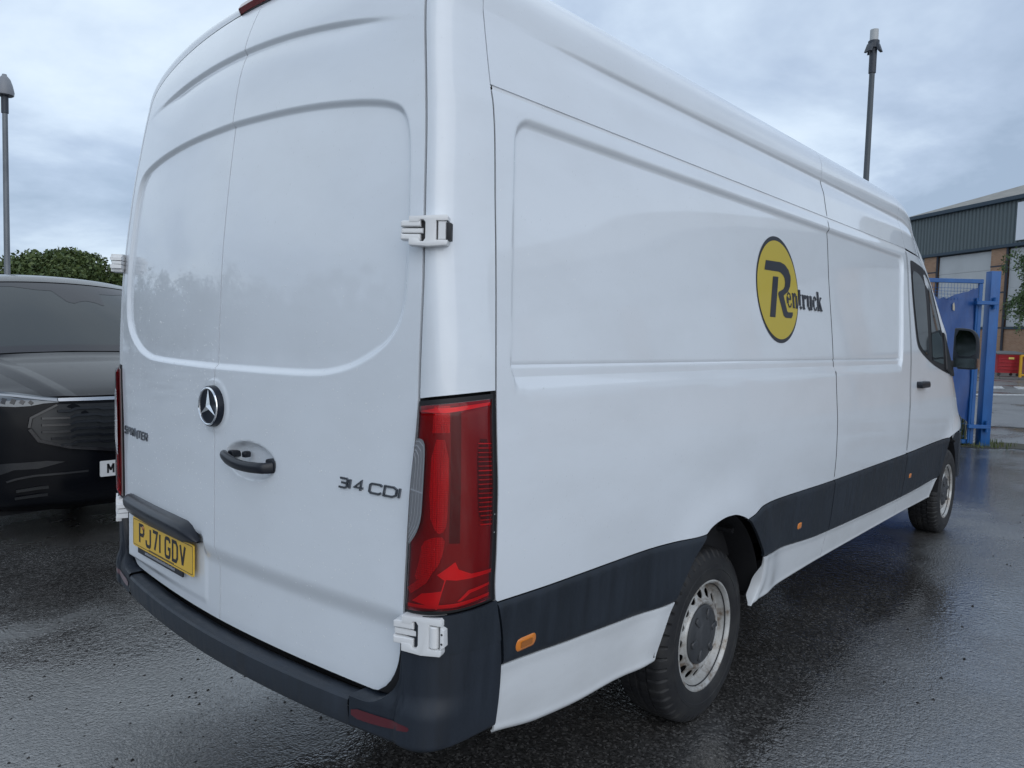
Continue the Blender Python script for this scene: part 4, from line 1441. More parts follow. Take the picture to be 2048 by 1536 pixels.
# ---------- wheels
def wheel(xc, side, yaxis=.816):
    par = empty("wheel", (0, 0, 0), None, None); par.parent = van
    sgn = -1 if side == 'r' else 1
    def fn(r, a, t_):
        return np.stack([xc + r * np.cos(t_), sgn * (yaxis - a), .345 + r * np.sin(t_)], -1)
    NT = 288
    prof = [(.208, .095), (.24, .116), (.29, .119), (.325, .108), (.345, .094), (.353, .080), (.356, .056), (.357, .045), (.351, .043), (.351, .037), (.357, .035), (.358, .010), (.351, .008), (.351, -.008), (.358, -.010), (.357, -.035), (.351, -.037), (.351, -.043), (.357, -.045), (.356, -.060), (.354, -.076), (.350, -.088), (.342, -.098), (.330, -.106), (.318, -.1115), (.300, -.1165), (.285, -.118), (.283, -.1195), (.272, -.1195), (.270, -.118), (.245, -.116), (.226, -.108), (.215, -.100), (.205, -.090)]
    P = np.array(prof)
    th_ = np.linspace(0, 2 * np.pi, NT, endpoint=False)
    R_ = P[:, 0][:, None] + 0 * th_
    A_ = P[:, 1][:, None] + 0 * th_
    blk = ((np.arange(NT) % 6) < 1)
    m1 = (P[:, 0] > .322) & (P[:, 1] < -.05)
    m2 = (P[:, 0] > .345) & (np.abs(P[:, 1]) < .06)
    m3 = (P[:, 0] > .322) & (P[:, 1] > .05)
    R_ = R_ - np.where(m1[:, None] & blk[None], .0075, 0) - np.where(m2[:, None] & np.roll(blk, 3)[None], .004, 0) - np.where(m3[:, None] & blk[None], .0065, 0)
    A_ = A_ + np.where(((P[:, 0] > .322) & (P[:, 0] < .35) & (P[:, 1] < -.05))[:, None] & blk[None], .004, 0)
    V = fn(R_, A_, th_[None] + 0 * R_)
    low = V[..., 2] < .010
    V[..., 2] = np.maximum(V[..., 2], .0005)
    V = V.reshape(-1, 3)
    m = len(P)
    F = [(i * NT + j, (i + 1) * NT + j, (i + 1) * NT + (j + 1) % NT, i * NT + (j + 1) % NT) for i in range(m - 1) for j in range(NT)]
    if sgn > 0: F = [f[::-1] for f in F]
    mesh_obj("tyre", V, F, M['tyre'], par, True, 30)
    # steel rim with a ring of 16 holes
    mb_ = MB()
    lathe(mb_, [(.214, -.094), (.223, -.101), (.2265, -.104), (.2255, -.108), (.219, -.109), (.213, -.104), (.209, -.094), (.206, -.086), (.201, -.076), (.198, -.066), (.194, -.060)], 96, fn)
    def cone(r):
        return np.interp(r, [.143, .159, .1755, .194], [-.085, -.076, -.0675, -.060])
    r0_, r1_, rc_ = .143, .194, .1655
    dth = 2 * np.pi / 16
    ht = dth / 2
    ca = [math.atan2(a_, b_) for a_, b_ in ((r1_ - rc_, ht * rc_), (r1_ - rc_, -ht * rc_), (r0_ - rc_, -ht * rc_), (r0_ - rc_, ht * rc_))]
    ph_ = np.unique(np.concatenate([np.linspace(-np.pi, np.pi, 33)[:-1], ca]))
    cx2, sx2 = np.cos(ph_), np.sin(ph_)
    with np.errstate(divide='ignore'):
        tq = np.minimum(np.where(sx2 > 0, (r1_ - rc_) / sx2, (r0_ - rc_) / np.minimum(sx2, -1e-9)), ht * rc_ / np.maximum(np.abs(cx2), 1e-9))
    for k in range(16):
        rings = []
        for f_2, dz in ((None, .004), (None, .0), (.4, 0), (1.0, 0)):
            ir, it = .0185 * sx2, .0200 * cx2
            if f_2 is None:
                rr_, tt2 = ir, it
            else:
                rr_, tt2 = ir + f_2 * (tq * sx2 - ir), it + f_2 * (tq * cx2 - it)
            R2 = rc_ + rr_
            rings.append(fn(R2, cone(R2) + dz, k * dth + tt2 / rc_))
        V = np.stack(rings, 0); nn_ = len(ph_)
        F = [(i * nn_ + j, i * nn_ + (j + 1) % nn_, (i + 1) * nn_ + (j + 1) % nn_, (i + 1) * nn_ + j) for i in range(3) for j in range(nn_)]
        mb_.add(V.reshape(-1, 3), F)
    lathe(mb_, [(.143, -.085), (.140, -.090), (.135, -.093), (.130, -.092), (.126, -.089), (.120, -.084)], 96, fn)
    V, F = mb_.arr()
    if sgn > 0: F = [f[::-1] for f in F]
    mesh_obj("rim", V, F, M['rim'], par, True, 40)
    mb_ = MB(); lathe(mb_, [(.196, -.004), (.12, -.004), (.10, -.004), (.0, -.004)], 64, fn)
    V, F = mb_.arr(); mesh_obj("brake_disc", V, F, M['black_gap'], par, True)
    mb_ = MB(); lathe(mb_, [(.1225, -.084), (.120, -.092), (.112, -.097), (.088, -.099), (.080, -.102), (.060, -.103), (.056, -.106), (.030, -.107), (.0, -.107)], 64, fn)
    for k in range(6):
        a0 = k * math.pi / 3 + .2
        c_, s_ = math.cos(a0), math.sin(a0)
        def fx(V, c_=c_, s_=s_):
            return fn(np.hypot(V[:, 0] + .085, V[:, 1]), V[:, 2], np.arctan2(V[:, 1], V[:, 0] + .085) + a0)
        mb_.bm(box_bm((-.022, -.013, -.107), (.022, .013, -.094), .004, 1), fx)
    V, F = mb_.arr()
    if sgn > 0: F = [f[::-1] for f in F]
    mesh_obj("hub_cap", V, F, M['hub'], par, True, 40)


for xc in (1.571, 5.896):
    wheel(xc, 'r'); wheel(xc, 'l')

# wheel-arch liners, underbody
for xc, r_a, z0 in ((1.50, .51, .36), (FA[0], .54, .345)):
    for sgn in (-1, 1):
        mb = MB()
        a = np.linspace(-.25, math.pi + .25, 40)
        yy = np.array([.985, .93, .80, .62, .52])
        rad = np.array([.0, .0, -.006, -.02, -.05])
        P = np.stack([np.stack([xc + (r_a + rr_) * np.cos(a) * (.88 if xc < 2 else .985), sgn * np.minimum(y_, np.maximum(hwx(np.minimum(xc + r_a * np.cos(a), 6.6), .85) - .025, .905)), np.maximum(z0 + (r_a + rr_) * np.sin(a) * (1 if xc < 2 else .985), .43)], -1) for y_, rr_ in zip(yy, rad)], 0)
        sheet(mb, P, (0, 0, -1), 0)
        for q in (.9, 1.25, 1.7, 2.2):
            pts = np.stack([xc + (r_a - .02) * np.cos(q) * .88 + 0 * yy[1:4], sgn * yy[1:4], z0 + (r_a - .02) * np.sin(q) + 0 * yy[1:4]], -1)
            tube(mb, pts, .012, 8)
        vpart("wheel_arch_liner", mb, M['rubber'])
        mb = MB(); mb.box((xc - .6, sgn * .50, .45), (xc + .6, sgn * .515, 1.0))
        vpart("inner_wing", mb, M['black_gap'])
mb = MB(); mb.box((.15, -.62, .44), (6.6, .62, .86)); mb.box((.5, -.80, .40), (1.02, .80, .55)); mb.box((2.1, -.85, .36), (5.1, .85, .5))
vpart("underbody", mb, M['black_gap'], smooth=False)
mb = MB(); tube(mb, [(1.571, -.75, .345), (1.571, .75, .345)], .05, 12); tube(mb, [(.4, .3, .33), (2.4, .3, .36)], .035, 10)
vpart("axle", mb, M['rubber'])
mb = MB(); mb.box((.30, -.86, .60), (4.2, .86, 2.10))  # unseen black box added inside to block light through the panel gaps
vpart("inner_light_block", mb, M['black_gap'], smooth=False)

# ---------- cab glass, handle, mirror
def side_patch(name, poly, off, mt, parent, sm=1, cuts=3):
    mb_ = MB(); patch(mb_, smooth_poly(poly, sm) if sm else poly, smap(off), cuts)
    return vpart(name, mb_, M[mt], parent=parent)


win = [(4.335, 2.115), (4.36, 2.128), (4.49, 2.117), (4.72, 2.095), (4.86, 2.055), (5.00, 1.965), (5.14, 1.80), (5.27, 1.61), (5.40, 1.40), (5.40, 1.335), (5.05, 1.385), (4.76, 1.436), (4.475, 1.515), (4.40, 1.565), (4.375, 1.66), (4.345, 1.90)]
for par, sgn in ((cab_door, -1), (cab_door_l, 1)):
    def sp(name, poly, off, mt, sm=1):
        mb_ = MB(); patch(mb_, smooth_poly(poly, sm) if sm else poly, smap(off), 3)
        V, F = mb_.arr()
        if sgn > 0: V = V * np.array([1, -1, 1]); F = [f[::-1] for f in F]
        return mesh_obj(name, V, F, M[mt], par, True)
    sp("window_frame", win, .003, 'rubber')
    sp("window_glass", [(4.355, 2.06), (4.47, 2.055), (4.60, 2.030), (4.70, 1.96), (4.70, 1.60), (4.70, 1.475), (4.53, 1.525), (4.43, 1.58), (4.40, 1.68), (4.37, 1.90)], .0055, 'glass')
    sp("quarter_glass", [(4.80, 1.99), (4.90, 1.93), (5.03, 1.77), (5.13, 1.62), (5.14, 1.42), (4.80, 1.455)], .0055, 'glass', 0)
    mb_ = MB()
    fr = lambda V: side_pos(V[:, 0], V[:, 1], V[:, 2])
    mb_.bm(prism_bm(round_rect(4.365, 1.268, 4.60, 1.312, .018, 4), .0, .036, .010, 2), fr)
    V, F = mb_.arr()
    if sgn > 0: V = V * np.array([1, -1, 1]); F = [f[::-1] for f in F]
    mesh_obj("door_handle", V, F, M['handle'], par, True, 40)
    # mirror
    mir = empty("door_mirror", (0, 0, 0), None, None); mir.parent = van
    def mo(name, mb_, mt):
        V, F = mb_.arr()
        if sgn > 0: V = V * np.array([1, -1, 1]); F = [f[::-1] for f in F]
        return mesh_obj(name, V, F, M[mt], mir, True, 40)
    tilt = .10
    e1 = np.array([-math.sin(tilt) * -1, -math.cos(tilt), 0]); e2 = np.array([0, 0, 1.0]); e3 = np.array([-math.cos(tilt), -math.sin(tilt), 0])
    MX = 5.42
    fr = frame((MX, -1.000, 1.385), e1, e2, e3)
    outl = [(.0, .0), (.155, -.002), (.168, .012), (.172, .10), (.170, .20), (.158, .262), (.130, .300), (.09, .314), (.008, .318), (.0, .305)]
    mb_ = MB(); mb_.bm(prism_bm(smooth_poly(outl, 1), -.085, 0, .010, 2), fr)
    V_ = mb_.V[0]
    mo("mirror_housing", mb_, 'cladding')
    mb_ = MB(); mb_.bm(prism_bm(smooth_poly([(.012, .100), (.150, .098), (.152, .20), (.140, .255), (.115, .288), (.085, .298), (.014, .300)], 1), 0, .002), fr)
    mo("mirror_glass", mb_, 'mirror')
    mb_ = MB(); mb_.bm(prism_bm(round_rect(.010, .012, .150, .084, .012, 4), 0, .002), fr)
    mo("wide_angle_glass", mb_, 'mirror')
    mb_ = MB(); mb_.bm(prism_bm([(.162, .014), (.177, .022), (.177, .080), (.162, .086)], -.05, .004, .003, 1), fr)
    mo("mirror_indicator", mb_, 'amber_dull')
    mb_ = MB(); mb_.box((MX - .03, -1.01, 1.395), (MX + .06, -.90, 1.450), .012); 
    mb_.bm(prism_bm([(5.18, 1.385), (5.47, 1.325), (5.47, 1.42), (5.36, 1.46), (5.22, 1.66)], .004, .022, .006, 1), lambda V: side_pos(V[:, 0], V[:, 1], V[:, 2]))
    mo("mirror_arm", mb_, 'rubber')

# ---------- nose of the van (faces away from the camera)
ys = np.linspace(-1, 1, 31)
xsb = lines((5.62, 6.80, .08))
P = np.stack([np.stack([np.full(31, x) + .06 * (1 - ys ** 2) * (x > 6), ys * (hwx(x, min(float(wing_top(x)), 1.3)) - .004), wing_top(x) + .075 * (1 - np.abs(ys) ** 2.4)], -1) for x in xsb], 0)
mb = MB(); sheet(mb, P, (0, 0, 1), .02); vpart("bonnet", mb, M['white'])
zsf = lines((.38, 1.04, .06))
P = np.stack([np.stack([6.62 + .28 * (1 - np.abs(ys) ** 3.2) - .25 * max(0, z - .85) ** 1.3 - .02 * (z < .5), ys * (hwx(6.62, .8) + .012), np.full(31, z)], -1) for z in zsf], 0)
for sgn in (-1, 1):          # bumper ends behind the front wheels
    mb = MB(); zz_ = lines((.40, .80, .05)); xx_ = np.array([6.37, 6.40, 6.50, 6.62]); yy_ = np.array([.80, .905, .90, .86])
    sheet(mb, np.stack([np.stack([xx_ + .0 * z, sgn * (yy_ - .03 * (z - .5) ** 2), np.full(4, z)], -1) for z in zz_], 0), (0, sgn, 0), .01)
    vpart("bumper_end", mb, M['bumper'])
mb = MB(); sheet(mb, P[:4], (1, 0, 0), .02); vpart("front_bumper", mb, M['bumper'])
mb = MB(); sheet(mb, P[3:], (1, 0, 0), .02); vpart("front_panel", mb, M['white'])
mb = MB()
for k in range(4):
    mb.box((6.86, -.42, .66 + k * .07), (6.915, .42, .70 + k * .07), .01)
vpart("front_grille", mb, M['gloss_black'])
mb = MB(); mb.box((6.60, -.62, .72), (6.80, -.36, .92), .03)
vpart("headlight", mb, M['lens_clear'], True)
# windscreen on the cap
xw = np.linspace(5.02, 5.88, 20); yw = np.linspace(-1, 1, 25)
P = np.stack([np.stack([np.full(25, x), yw * (.80 - .05 * (5.88 - x)), roof_h(x) + .012 - (roof_h(x) - (door_top(min(x, 5.5)) if x < 5.5 else 1.335 - (x - 5.5) * .16)) * (1 - (1 - (np.abs(yw) * .86) ** 3.2) ** (1 / 3.2))], -1) for x in xw], 0)
mb = MB(); sheet(mb, P, (0.6, 0, 1), .01); vpart("windscreen", mb, M['glass'])

# ================================================================== BLACK PEOPLE CARRIER (left)
M['car_paint'] = wet_paint('black_car_paint', (0.010, 0.0095, 0.012), 0.24, dropscale=38, keep=0.45, size=0.30, strength=0.8, coat=0.35)
M['car_paint'].node_tree.nodes['Principled BSDF'].inputs['Specular IOR Level'].default_value = 0.35
M['car_low'] = wet_paint('black_car_nose', (0.0035, 0.004, 0.006), 0.16, dropscale=38, keep=0.6, size=0.25, strength=0.6, coat=0.0)
M['car_low'].node_tree.nodes['Principled BSDF'].inputs['Specular IOR Level'].default_value = 0.14
M['car_black'] = mat('car_black_trim', (0.010, 0.011, 0.013), 0.35)
M['car_gloss'] = mat('car_gloss_panel', (0.007, 0.008, 0.011), 0.18, coat=0.15)
M['screen'] = mat('windscreen_glass', (0.016, 0.022, 0.025), 0.07, coat=0.25, spec=0.6)
M['screen_band'] = mat('windscreen_black_band', (0.016, 0.015, 0.020), 0.14, coat=0.3)
M['bar_chrome'] = mat('grille_bar_chrome', (0.42, 0.43, 0.45), 0.22, metal=1.0)
M['lamp'] = mat('headlamp_glass', (0.09, 0.10, 0.11), 0.12, metal=0.3, coat=1.0)
M['lamp_light'] = mat('headlamp_strip', (0.32, 0.33, 0.35), 0.25, coat=1.0)

XC, YF = 1.10, 3.33
car = empty("people_carrier", (XC, YF, 0), "black people carrier with wet bonnet and slatted grille, parked behind the white van", "car")
# front profile: how far back (d) the centre line lies at parameter s, and its height
PF = np.array([(.16, .24), (.06, .30), (.01, .40), (.0, .50), (.0, .62), (.005, .80), (.02, .96), (.035, 1.015), (.06, 1.045), (.12, 1.085), (.30, 1.165), (.55, 1.25), (.76, 1.305), (.80, 1.325)])
PW = np.array([(.82, 1.330), (1.00, 1.47), (1.25, 1.66), (1.50, 1.835), (1.57, 1.880)])
PR = np.array([(1.585, 1.890), (1.66, 1.925), (1.85, 1.952), (2.3, 1.972), (3.4, 1.975), (4.6, 1.955), (4.9, 1.92)])


def resample(P, n):
    d = np.concatenate([[0], np.cumsum(np.hypot(*np.diff(P, axis=0).T))])
    s_ = np.linspace(0, d[-1], n)
    return np.stack([pchip(d, P[:, 0])(s_), pchip(d, P[:, 1])(s_)], -1)


chw = pchip([.2, .45, .8, 1.05, 1.3, 1.5, 1.75, 1.9, 2.0], [.90, .96, .99, .99, .955, .91, .83, .76, .68])


def car_pt(u, d, z, off=0.0):
    """u -1..1 across; d back from the nose; nose rounded in plan and crowned"""
    u = np.asarray(u, float); d = np.asarray(d, float); z = np.asarray(z, float)
    a = np.abs(u)
    x = u * chw(z)
    back = np.where(z < 1.325, .34 * a ** 3.4, .20 * a ** 2.4)
    drop = np.where(z > 1.02, np.where(z < 1.325, .05 * a ** 2 * np.clip((z - 1.02) / .1, 0, 1), .05 * a ** 2), 0)
    return np.stack([XC + x, YF + d + back - off, z - drop + off * .3 * (z > 1.02)], -1)


def cpart(name, mb, material, parent=None, label=None, sharp=40, smooth=True):
    o = mb.obj(name, material, None, smooth, sharp, base=(XC, YF, 0))
    o.parent = parent or car
    if label: o['label'] = label
    return o


us = np.linspace(-1, 1, 81)


def car_sheet(P, name, material, n, u0=-1, u1=1, nu=81, off=0.0, out=(0, -1, .3), fl=.015):
    Q = resample(P, n)
    uu = np.linspace(u0, u1, nu)
    G = car_pt(uu[None] + 0 * Q[:, :1], Q[:, :1] + 0 * uu, Q[:, 1:] + 0 * uu, off)
    mb_ = MB(); sheet(mb_, G, out, fl)
    return cpart(name, mb_, material)


car_sheet(PF[:8], "front_bumper", M['car_low'], 40)
bon = PF[8:].copy()
car_sheet(bon, "bonnet", M['car_paint'], 26, out=(0, -.2, 1))
car_sheet(PW, "windscreen", M['screen'], 24, -.985, .985, out=(0, -1, 1))
car_sheet(PR, "roof", M['car_paint'], 30, out=(0, 0, 1))
# bonnet creases
for sg in (-1, 1):
    mb = MB()
    s_ = np.linspace(0, 1, 14)
    Q = resample(PF[8:13], 14)
    for j in range(1):
        P = np.stack([car_pt(sg * (np.linspace(.50, .80, 14) + k), Q[:, 0], Q[:, 1], o_) for k, o_ in ((-.09, .001), (-.02, .016), (.0, .018), (.03, .013), (.10, .001))], 0)
        sheet(mb, P, (0, -.2, 1), 0)
    cpart("bonnet_crease", mb, M['car_paint'])
# windscreen bands and the sensor pod
def wpatch(name, poly, material, off=.004, sm=0):
    d_ = np.concatenate([[0], np.cumsum(np.hypot(*np.diff(PW, axis=0).T))]); d_ /= d_[-1]
    fd, fz = pchip(d_, PW[:, 0]), pchip(d_, PW[:, 1])
    mb_ = MB(); patch(mb_, smooth_poly(poly, sm) if sm else poly, lambda U, V: car_pt(U, fd(V), fz(V), off), 4)
    return cpart(name, mb_, material)


wpatch("scuttle_band", [(-.98, .0), (.98, .0), (.98, .085), (-.98, .085)], M['screen_band'], .014)
hu = np.linspace(-.97, .97, 121)
hb = np.interp(hu, [-.97, -.75, -.5, -.30, -.16, -.06, .0, .05, .12, .2, .27, .285, .30, .45, .7, .97], [.90, .945, .93, .88, .87, .70, .68, .71, .73, .71, .665, .69, .86, .87, .93, .89])
d_ = np.concatenate([[0], np.cumsum(np.hypot(*np.diff(PW, axis=0).T))]); d_ /= d_[-1]
fd, fz = pchip(d_, PW[:, 0]), pchip(d_, PW[:, 1])
Vh = hb[None] + np.linspace(0, 1, 8)[:, None] * (1.0 - hb[None])
mb = MB(); sheet(mb, car_pt(np.tile(hu, (8, 1)), fd(Vh), fz(Vh), .002), (0, -1, 1), 0)
cpart("header_band", mb, M['screen_band'])
# sides, tail, pillars
for sg in (-1, 1):
    mb = MB()
    zs_ = np.array([.26, .5, .8, 1.05, 1.3]); yy = lines((.35, 4.85, .15))
    P = np.stack([np.stack([np.full_like(yy, XC + sg * chw(z) * 1.0), YF + yy, np.full_like(yy, z)], -1) for z in zs_], 0)
    sheet(mb, P, (sg, 0, 0), .02)
    cpart("side_panel", mb, M['car_paint'])
    mb = MB()
    zs_ = np.array([1.3, 1.5, 1.75, 1.86])
    P = np.stack([np.stack([XC + sg * chw(z) + 0 * np.linspace(0, 1, 20), YF + (.95 + (z - 1.3) * 1.35) + (4.8 - .95 - (z - 1.3) * 1.35) * np.linspace(0, 1, 20), np.full(20, z)], -1) for z in zs_], 0)
    sheet(mb, P, (sg, 0, 0), .02)
    cpart("side_window", mb, M['screen_band'])
    for yw_ in (.95, 3.95):
        mb = MB()
        lathe(mb, [(.0, -.03), (.20, -.03), (.22, -.01), (.235, .0), (.30, .0), (.335, -.02), (.345, -.06), (.345, -.22)], 40, lambda r, a, t_: np.stack([XC + sg * (.985 + a), YF + yw_ + r * np.cos(t_), np.maximum(.335 + r * np.sin(t_), .001)], -1))
        cpart("wheel", mb, M['tyre'])
    mb = MB(); mb.box((XC + sg * .97, YF + .95, 1.20), (XC + sg * 1.17, YF + 1.05, 1.42), .04, 3)
    cpart("door_mirror", mb, M['car_gloss'])
mb = MB(); mb.box((XC - .93, YF + 4.70, .3), (XC + .93, YF + 4.92, 1.88), .08, 3)
cpart("tailgate", mb, M['car_paint'])
mb = MB(); mb.box((XC - .85, YF + .4, .20), (XC + .85, YF + 4.7, .45))
cpart("underbody", mb, M['black_gap'], smooth=False)


# pieces on the nose: given as (x, z) seen square from the front
PD = pchip(PF[:10, 1], PF[:10, 0])


def nose(X, Z, off=0.0):
    X = np.asarray(X, float); Z = np.asarray(Z, float)
    return car_pt((X - XC) / chw(Z), PD(Z), Z, off)


def npatch(name, poly, off, material, mirror=False, sm=0, parent=None, cuts=4):
    res = []
    for sg in ((1, -1) if mirror else (1,)):
        pl = smooth_poly(poly, sm) if sm else poly
        pl = [(XC + (x - XC) * sg, z) for x, z in pl]
        mb_ = MB(); patch(mb_, pl, lambda U, V: nose(U, V, off), cuts)
        res.append(cpart(name, mb_, material, parent))
    return res[0]


gr = npatch("grille", [(.555, .992), (.417, .907), (.410, .82), (.455, .748), (.62, .70), (.893, .664), (1.307, .664), (1.58, .70), (1.745, .748), (1.79, .82), (1.783, .907), (1.645, .992)], .004, M['car_black'])
for k in range(6):          # stepped slats, in short lengths like the real grille
    z = .955 - .046 * k
    xe = .47 + (.0 if k else .09) + (.05 * max(0, k - 3))
    for sg in (-1, 1):
        mb = MB()
        pts = [(XC + sg * (XC - x), zz_) for x, zz_ in ((xe, z - .008), (.63, z - .008), (.665, z + .008), (.80, z + .010), (.83, z + .0), (XC - .002, z))]
        ribbon(mb, pts, .016, lambda U, V, off: nose(U, V, off), .004, .020)
        cpart("grille_slat", mb, M['car_gloss'], gr, smooth=False)
for sg in (-1, 1):
    mb = MB()
    pts = [(XC + sg * (x - XC), z) for x, z in ((.405, .83), (.452, .752), (.62, .700), (.893, .660), (XC, .655))]
    ribbon(mb, pts, .020, lambda U, V, off: nose(U, V, off), .002, .022)
    cpart("grille_lip", mb, M['car_paint'], gr)
    mb = MB()
    pts = [(XC + sg * (x - XC), z) for x, z in ((.56, .990), (.415, .906), (.403, .84))]
    ribbon(mb, pts, .014, lambda U, V, off: nose(U, V, off), .002, .018)
    cpart("grille_lip", mb, M['car_paint'], gr)
    mb = MB(); ribbon(mb, [(XC + sg * (x - XC), z) for x, z in ((.29, .474), (.34, .495), (.43, .514), (.60, .521), (XC, .526))], .013, lambda U, V, off: nose(U, V, off), .002, .014)
    cpart("lower_trim", mb, M['lamp_light'] if False else M['car_gloss'])
    for zt_, w_ in ((.428, .02), (.375, .02)):
        mb = MB(); ribbon(mb, [(XC + sg * (x - XC), z) for x, z in ((.34, zt_ - .02), (.46, zt_), (XC, zt_ + .01))], w_, lambda U, V, off: nose(U, V, off), .0, .014)
        cpart("lower_slat", mb, M['car_black'])
mb = MB(); ribbon(mb, [(.570, 1.022), (.8, 1.022), (1.4, 1.022), (1.63, 1.022)], .017, lambda U, V, off: nose(U, V, off), .002, .018)
cpart("chrome_bar", mb, M['bar_chrome'])
hl = [(.575, 1.036), (.50, 1.046), (.455, 1.060), (.36, 1.085), (.25, 1.110), (.215, 1.115), (.19, 1.03), (.20, .985), (.34, .978), (.42, .984), (.49, 1.000), (.575, 1.006)]
for sg in (1, -1):
    pl = [(XC + (x - XC) * sg, z) for x, z in hl]
    mb = MB(); patch(mb, pl, lambda U, V: nose(U, V, .005), 4); h_ = cpart("headlight", mb, M['lamp'])
    mb = MB(); ribbon(mb, [(XC + (x - XC) * sg, z) for x, z in ((.565, 1.021), (.48, 1.030), (.36, 1.055), (.22, 1.085))], .018, lambda U, V, off: nose(U, V, off), .005, .012)
    cpart("light_strip", mb, M['lamp_light'], h_)
    for k in range(5):
        mb = MB(); ribbon(mb, [(XC + (x - XC) * sg, z) for x, z in ((.25 + .045 * k, 1.045 - .008 * k), (.235 + .045 * k, .998))], .022, lambda U, V, off: nose(U, V, off), .005, .009)
        cpart("lamp_cell", mb, M['screen_band'] if k % 2 else M['car_gloss'], h_)
npatch("fog_lamp_panel", [(.19, .585), (.30, .600), (.50, .612), (.60, .600), (.45, .560), (.33, .555), (.22, .50)], .003, M['car_gloss'], True)
# front plate
mb = MB(); mb.bm(prism_bm(round_rect(.800, .477, 1.320, .588, .008, 4), .022, .030), lambda V: np.stack([V[:, 0], YF + .0 - V[:, 2], V[:, 1]], -1))
fp = cpart("number_plate", mb, M['plate_white'], smooth=False)
mb = MB()
for c_, pts, cl in write("M", [.050], .011, .079, .013)[0]:
    ribbon(mb, [(a + .845, b_ + .493) for a, b_ in pts], .013, lambda U, V, off: np.stack([U, YF - off + 0 * U, V], -1), .030, .0306)
cpart("plate_character", mb, M['plate_black'], fp, smooth=False)
mb = MB(); mb.bm(prism_bm(smooth_poly([(0, 0), (.30, 0), (.27, .05), (.10, .06), (.04, .045)], 1), -.02, .02), lambda V: np.stack([XC + .30 + V[:, 0], YF + 2.9 + V[:, 2], 1.95 + V[:, 1]], -1))
cpart("roof_aerial", mb, M['car_gloss'])

# ================================================================== LAMP POSTS
M['galv'] = mat('galvanised_steel', (0.17, 0.185, 0.20), 0.5, metal=0.35)
t, b, L = node_tools(M['galv'])
rp = ramp(t, noise(t, coords(t, scale=(1, 1, .3)), 4, 5), [(0.35, (0.12, 0.13, 0.145)), (0.7, (0.20, 0.215, 0.23))])
L.new(rp.outputs[0], b.inputs['Base Color'])
M['galv_dark'] = mat('weathered_steel', (0.075, 0.088, 0.10), 0.55)
M['lamp_head'] = mat('lamp_head_dark', (0.035, 0.042, 0.055), 0.5)
M['lamp_head_grey'] = mat('lamp_head_grey', (0.22, 0.23, 0.25), 0.45)
M['frost'] = mat('sensor_cap', (0.45, 0.46, 0.46), 0.5)


def lamp_post(x, y, h, dark, label, rad):
    p = empty("lamp_post", (x, y, 0), label, "lamp post", "lamp posts of the yard")
    def lp(name, mb_, mt):
        o = mb_.obj(name, M[mt], None, True, 40); o.parent = p
        return o
    mb_ = MB(); tube(mb_, [(0, 0, 0), (0, 0, .9)], rad * 1.5, 14); lp("base_sleeve", mb_, 'galv')
    mb_ = MB(); tube(mb_, [(0, 0, .9), (0, 0, 1.0), (0, 0, h)], [rad * 1.4, rad, rad * .82], 14); lp("pole", mb_, 'galv_dark' if dark else 'galv')
    mb_ = MB(); tube(mb_, [(0, 0, h - .55), (0, 0, h - .05)], rad * 1.12, 14); lp("collar", mb_, 'lamp_head')
    mb_ = MB()
    if dark:
        for k in range(3):
            a = k * 2.1 + .5
            c_, s_ = math.cos(a), math.sin(a)
            pr = [(-.17, -.02), (.17, -.02), (.20, -.17), (.15, -.22), (-.15, -.22), (-.20, -.17)]
            mb_ = MB()
            mb_.bm(prism_bm([(-.09, -.11), (.09, -.11), (.08, .07), (-.08, .07)], -.028, .028, .015, 2), lambda V: np.stack([(V[:, 2] + .10 + V[:, 1] * -.35) * c_ - V[:, 0] * s_, (V[:, 2] + .10 + V[:, 1] * -.35) * s_ + V[:, 0] * c_, h - .02 + V[:, 1]], -1))
            lp("lamp_head", mb_, 'lamp_head')
        mb_ = MB(); tube(mb_, [(0, 0, h - .05), (0, 0, h + .10)], rad * 1.7, 14); lp("head_bracket", mb_, 'lamp_head')
        mb_ = MB(); tube(mb_, [(0, 0, h + .10), (0, 0, h + .33)], .085, 12); lp("light_sensor", mb_, 'frost')
    else:
        lathe(mb_, [(rad, -.08), (.205, -.10), (.215, -.02), (.18, .15), (.13, .30), (.08, .36), (.06, .38), (.05, .42), (.0, .42)], 20, lambda r, a, t_: np.stack([r * np.cos(t_), r * np.sin(t_), h + a], -1))
        lp("lamp_head", mb_, 'lamp_head_grey')
        mb_ = MB(); tube(mb_, [(0, 0, h - .12), (0, 0, h - .09)], .18, 16); lp("lamp_glass", mb_, 'lamp_head')
    return p


lamp_post(15.75, 2.82, 7.80, True, "dark lamp post with three floodlights, rising behind the white van's roof", .066)
lamp_post(4.83, 20.52, 7.42, False, "grey lamp post with one hooded head beside the black people carrier", .074)

# ================================================================== BLUE GATE AND POST
M['blue'] = mat('blue_gate_paint', (0.012, 0.085, 0.30), 0.42)
t, b, L = node_tools(M['blue'])
rp = ramp(t, noise(t, coords(t, scale=(1, 1, .35)), 5, 7, .65), [(0.35, (0.006, 0.075, 0.25)), (0.66, (0.009, 0.105, 0.33)), (0.84, (0.045, 0.15, 0.32))])
L.new(rp.outputs[0], b.inputs['Base Color'])
M['blue_sheet'] = mat('blue_sheeting', (0.010, 0.040, 0.185), 0.38)
t, b, L = node_tools(M['blue_sheet'])
rp = ramp(t, noise(t, coords(t, scale=(1.5, 1.5, .5)), 3, 6, .6), [(0.35, (0.005, 0.042, 0.17)), (0.7, (0.009, 0.070, 0.25))])
L.new(rp.outputs[0], b.inputs['Base Color'])
bump(t, b, noise(t, coords(t, scale=(2.5, 2.5, .6)), 3, 3), 0.5, 0.03)
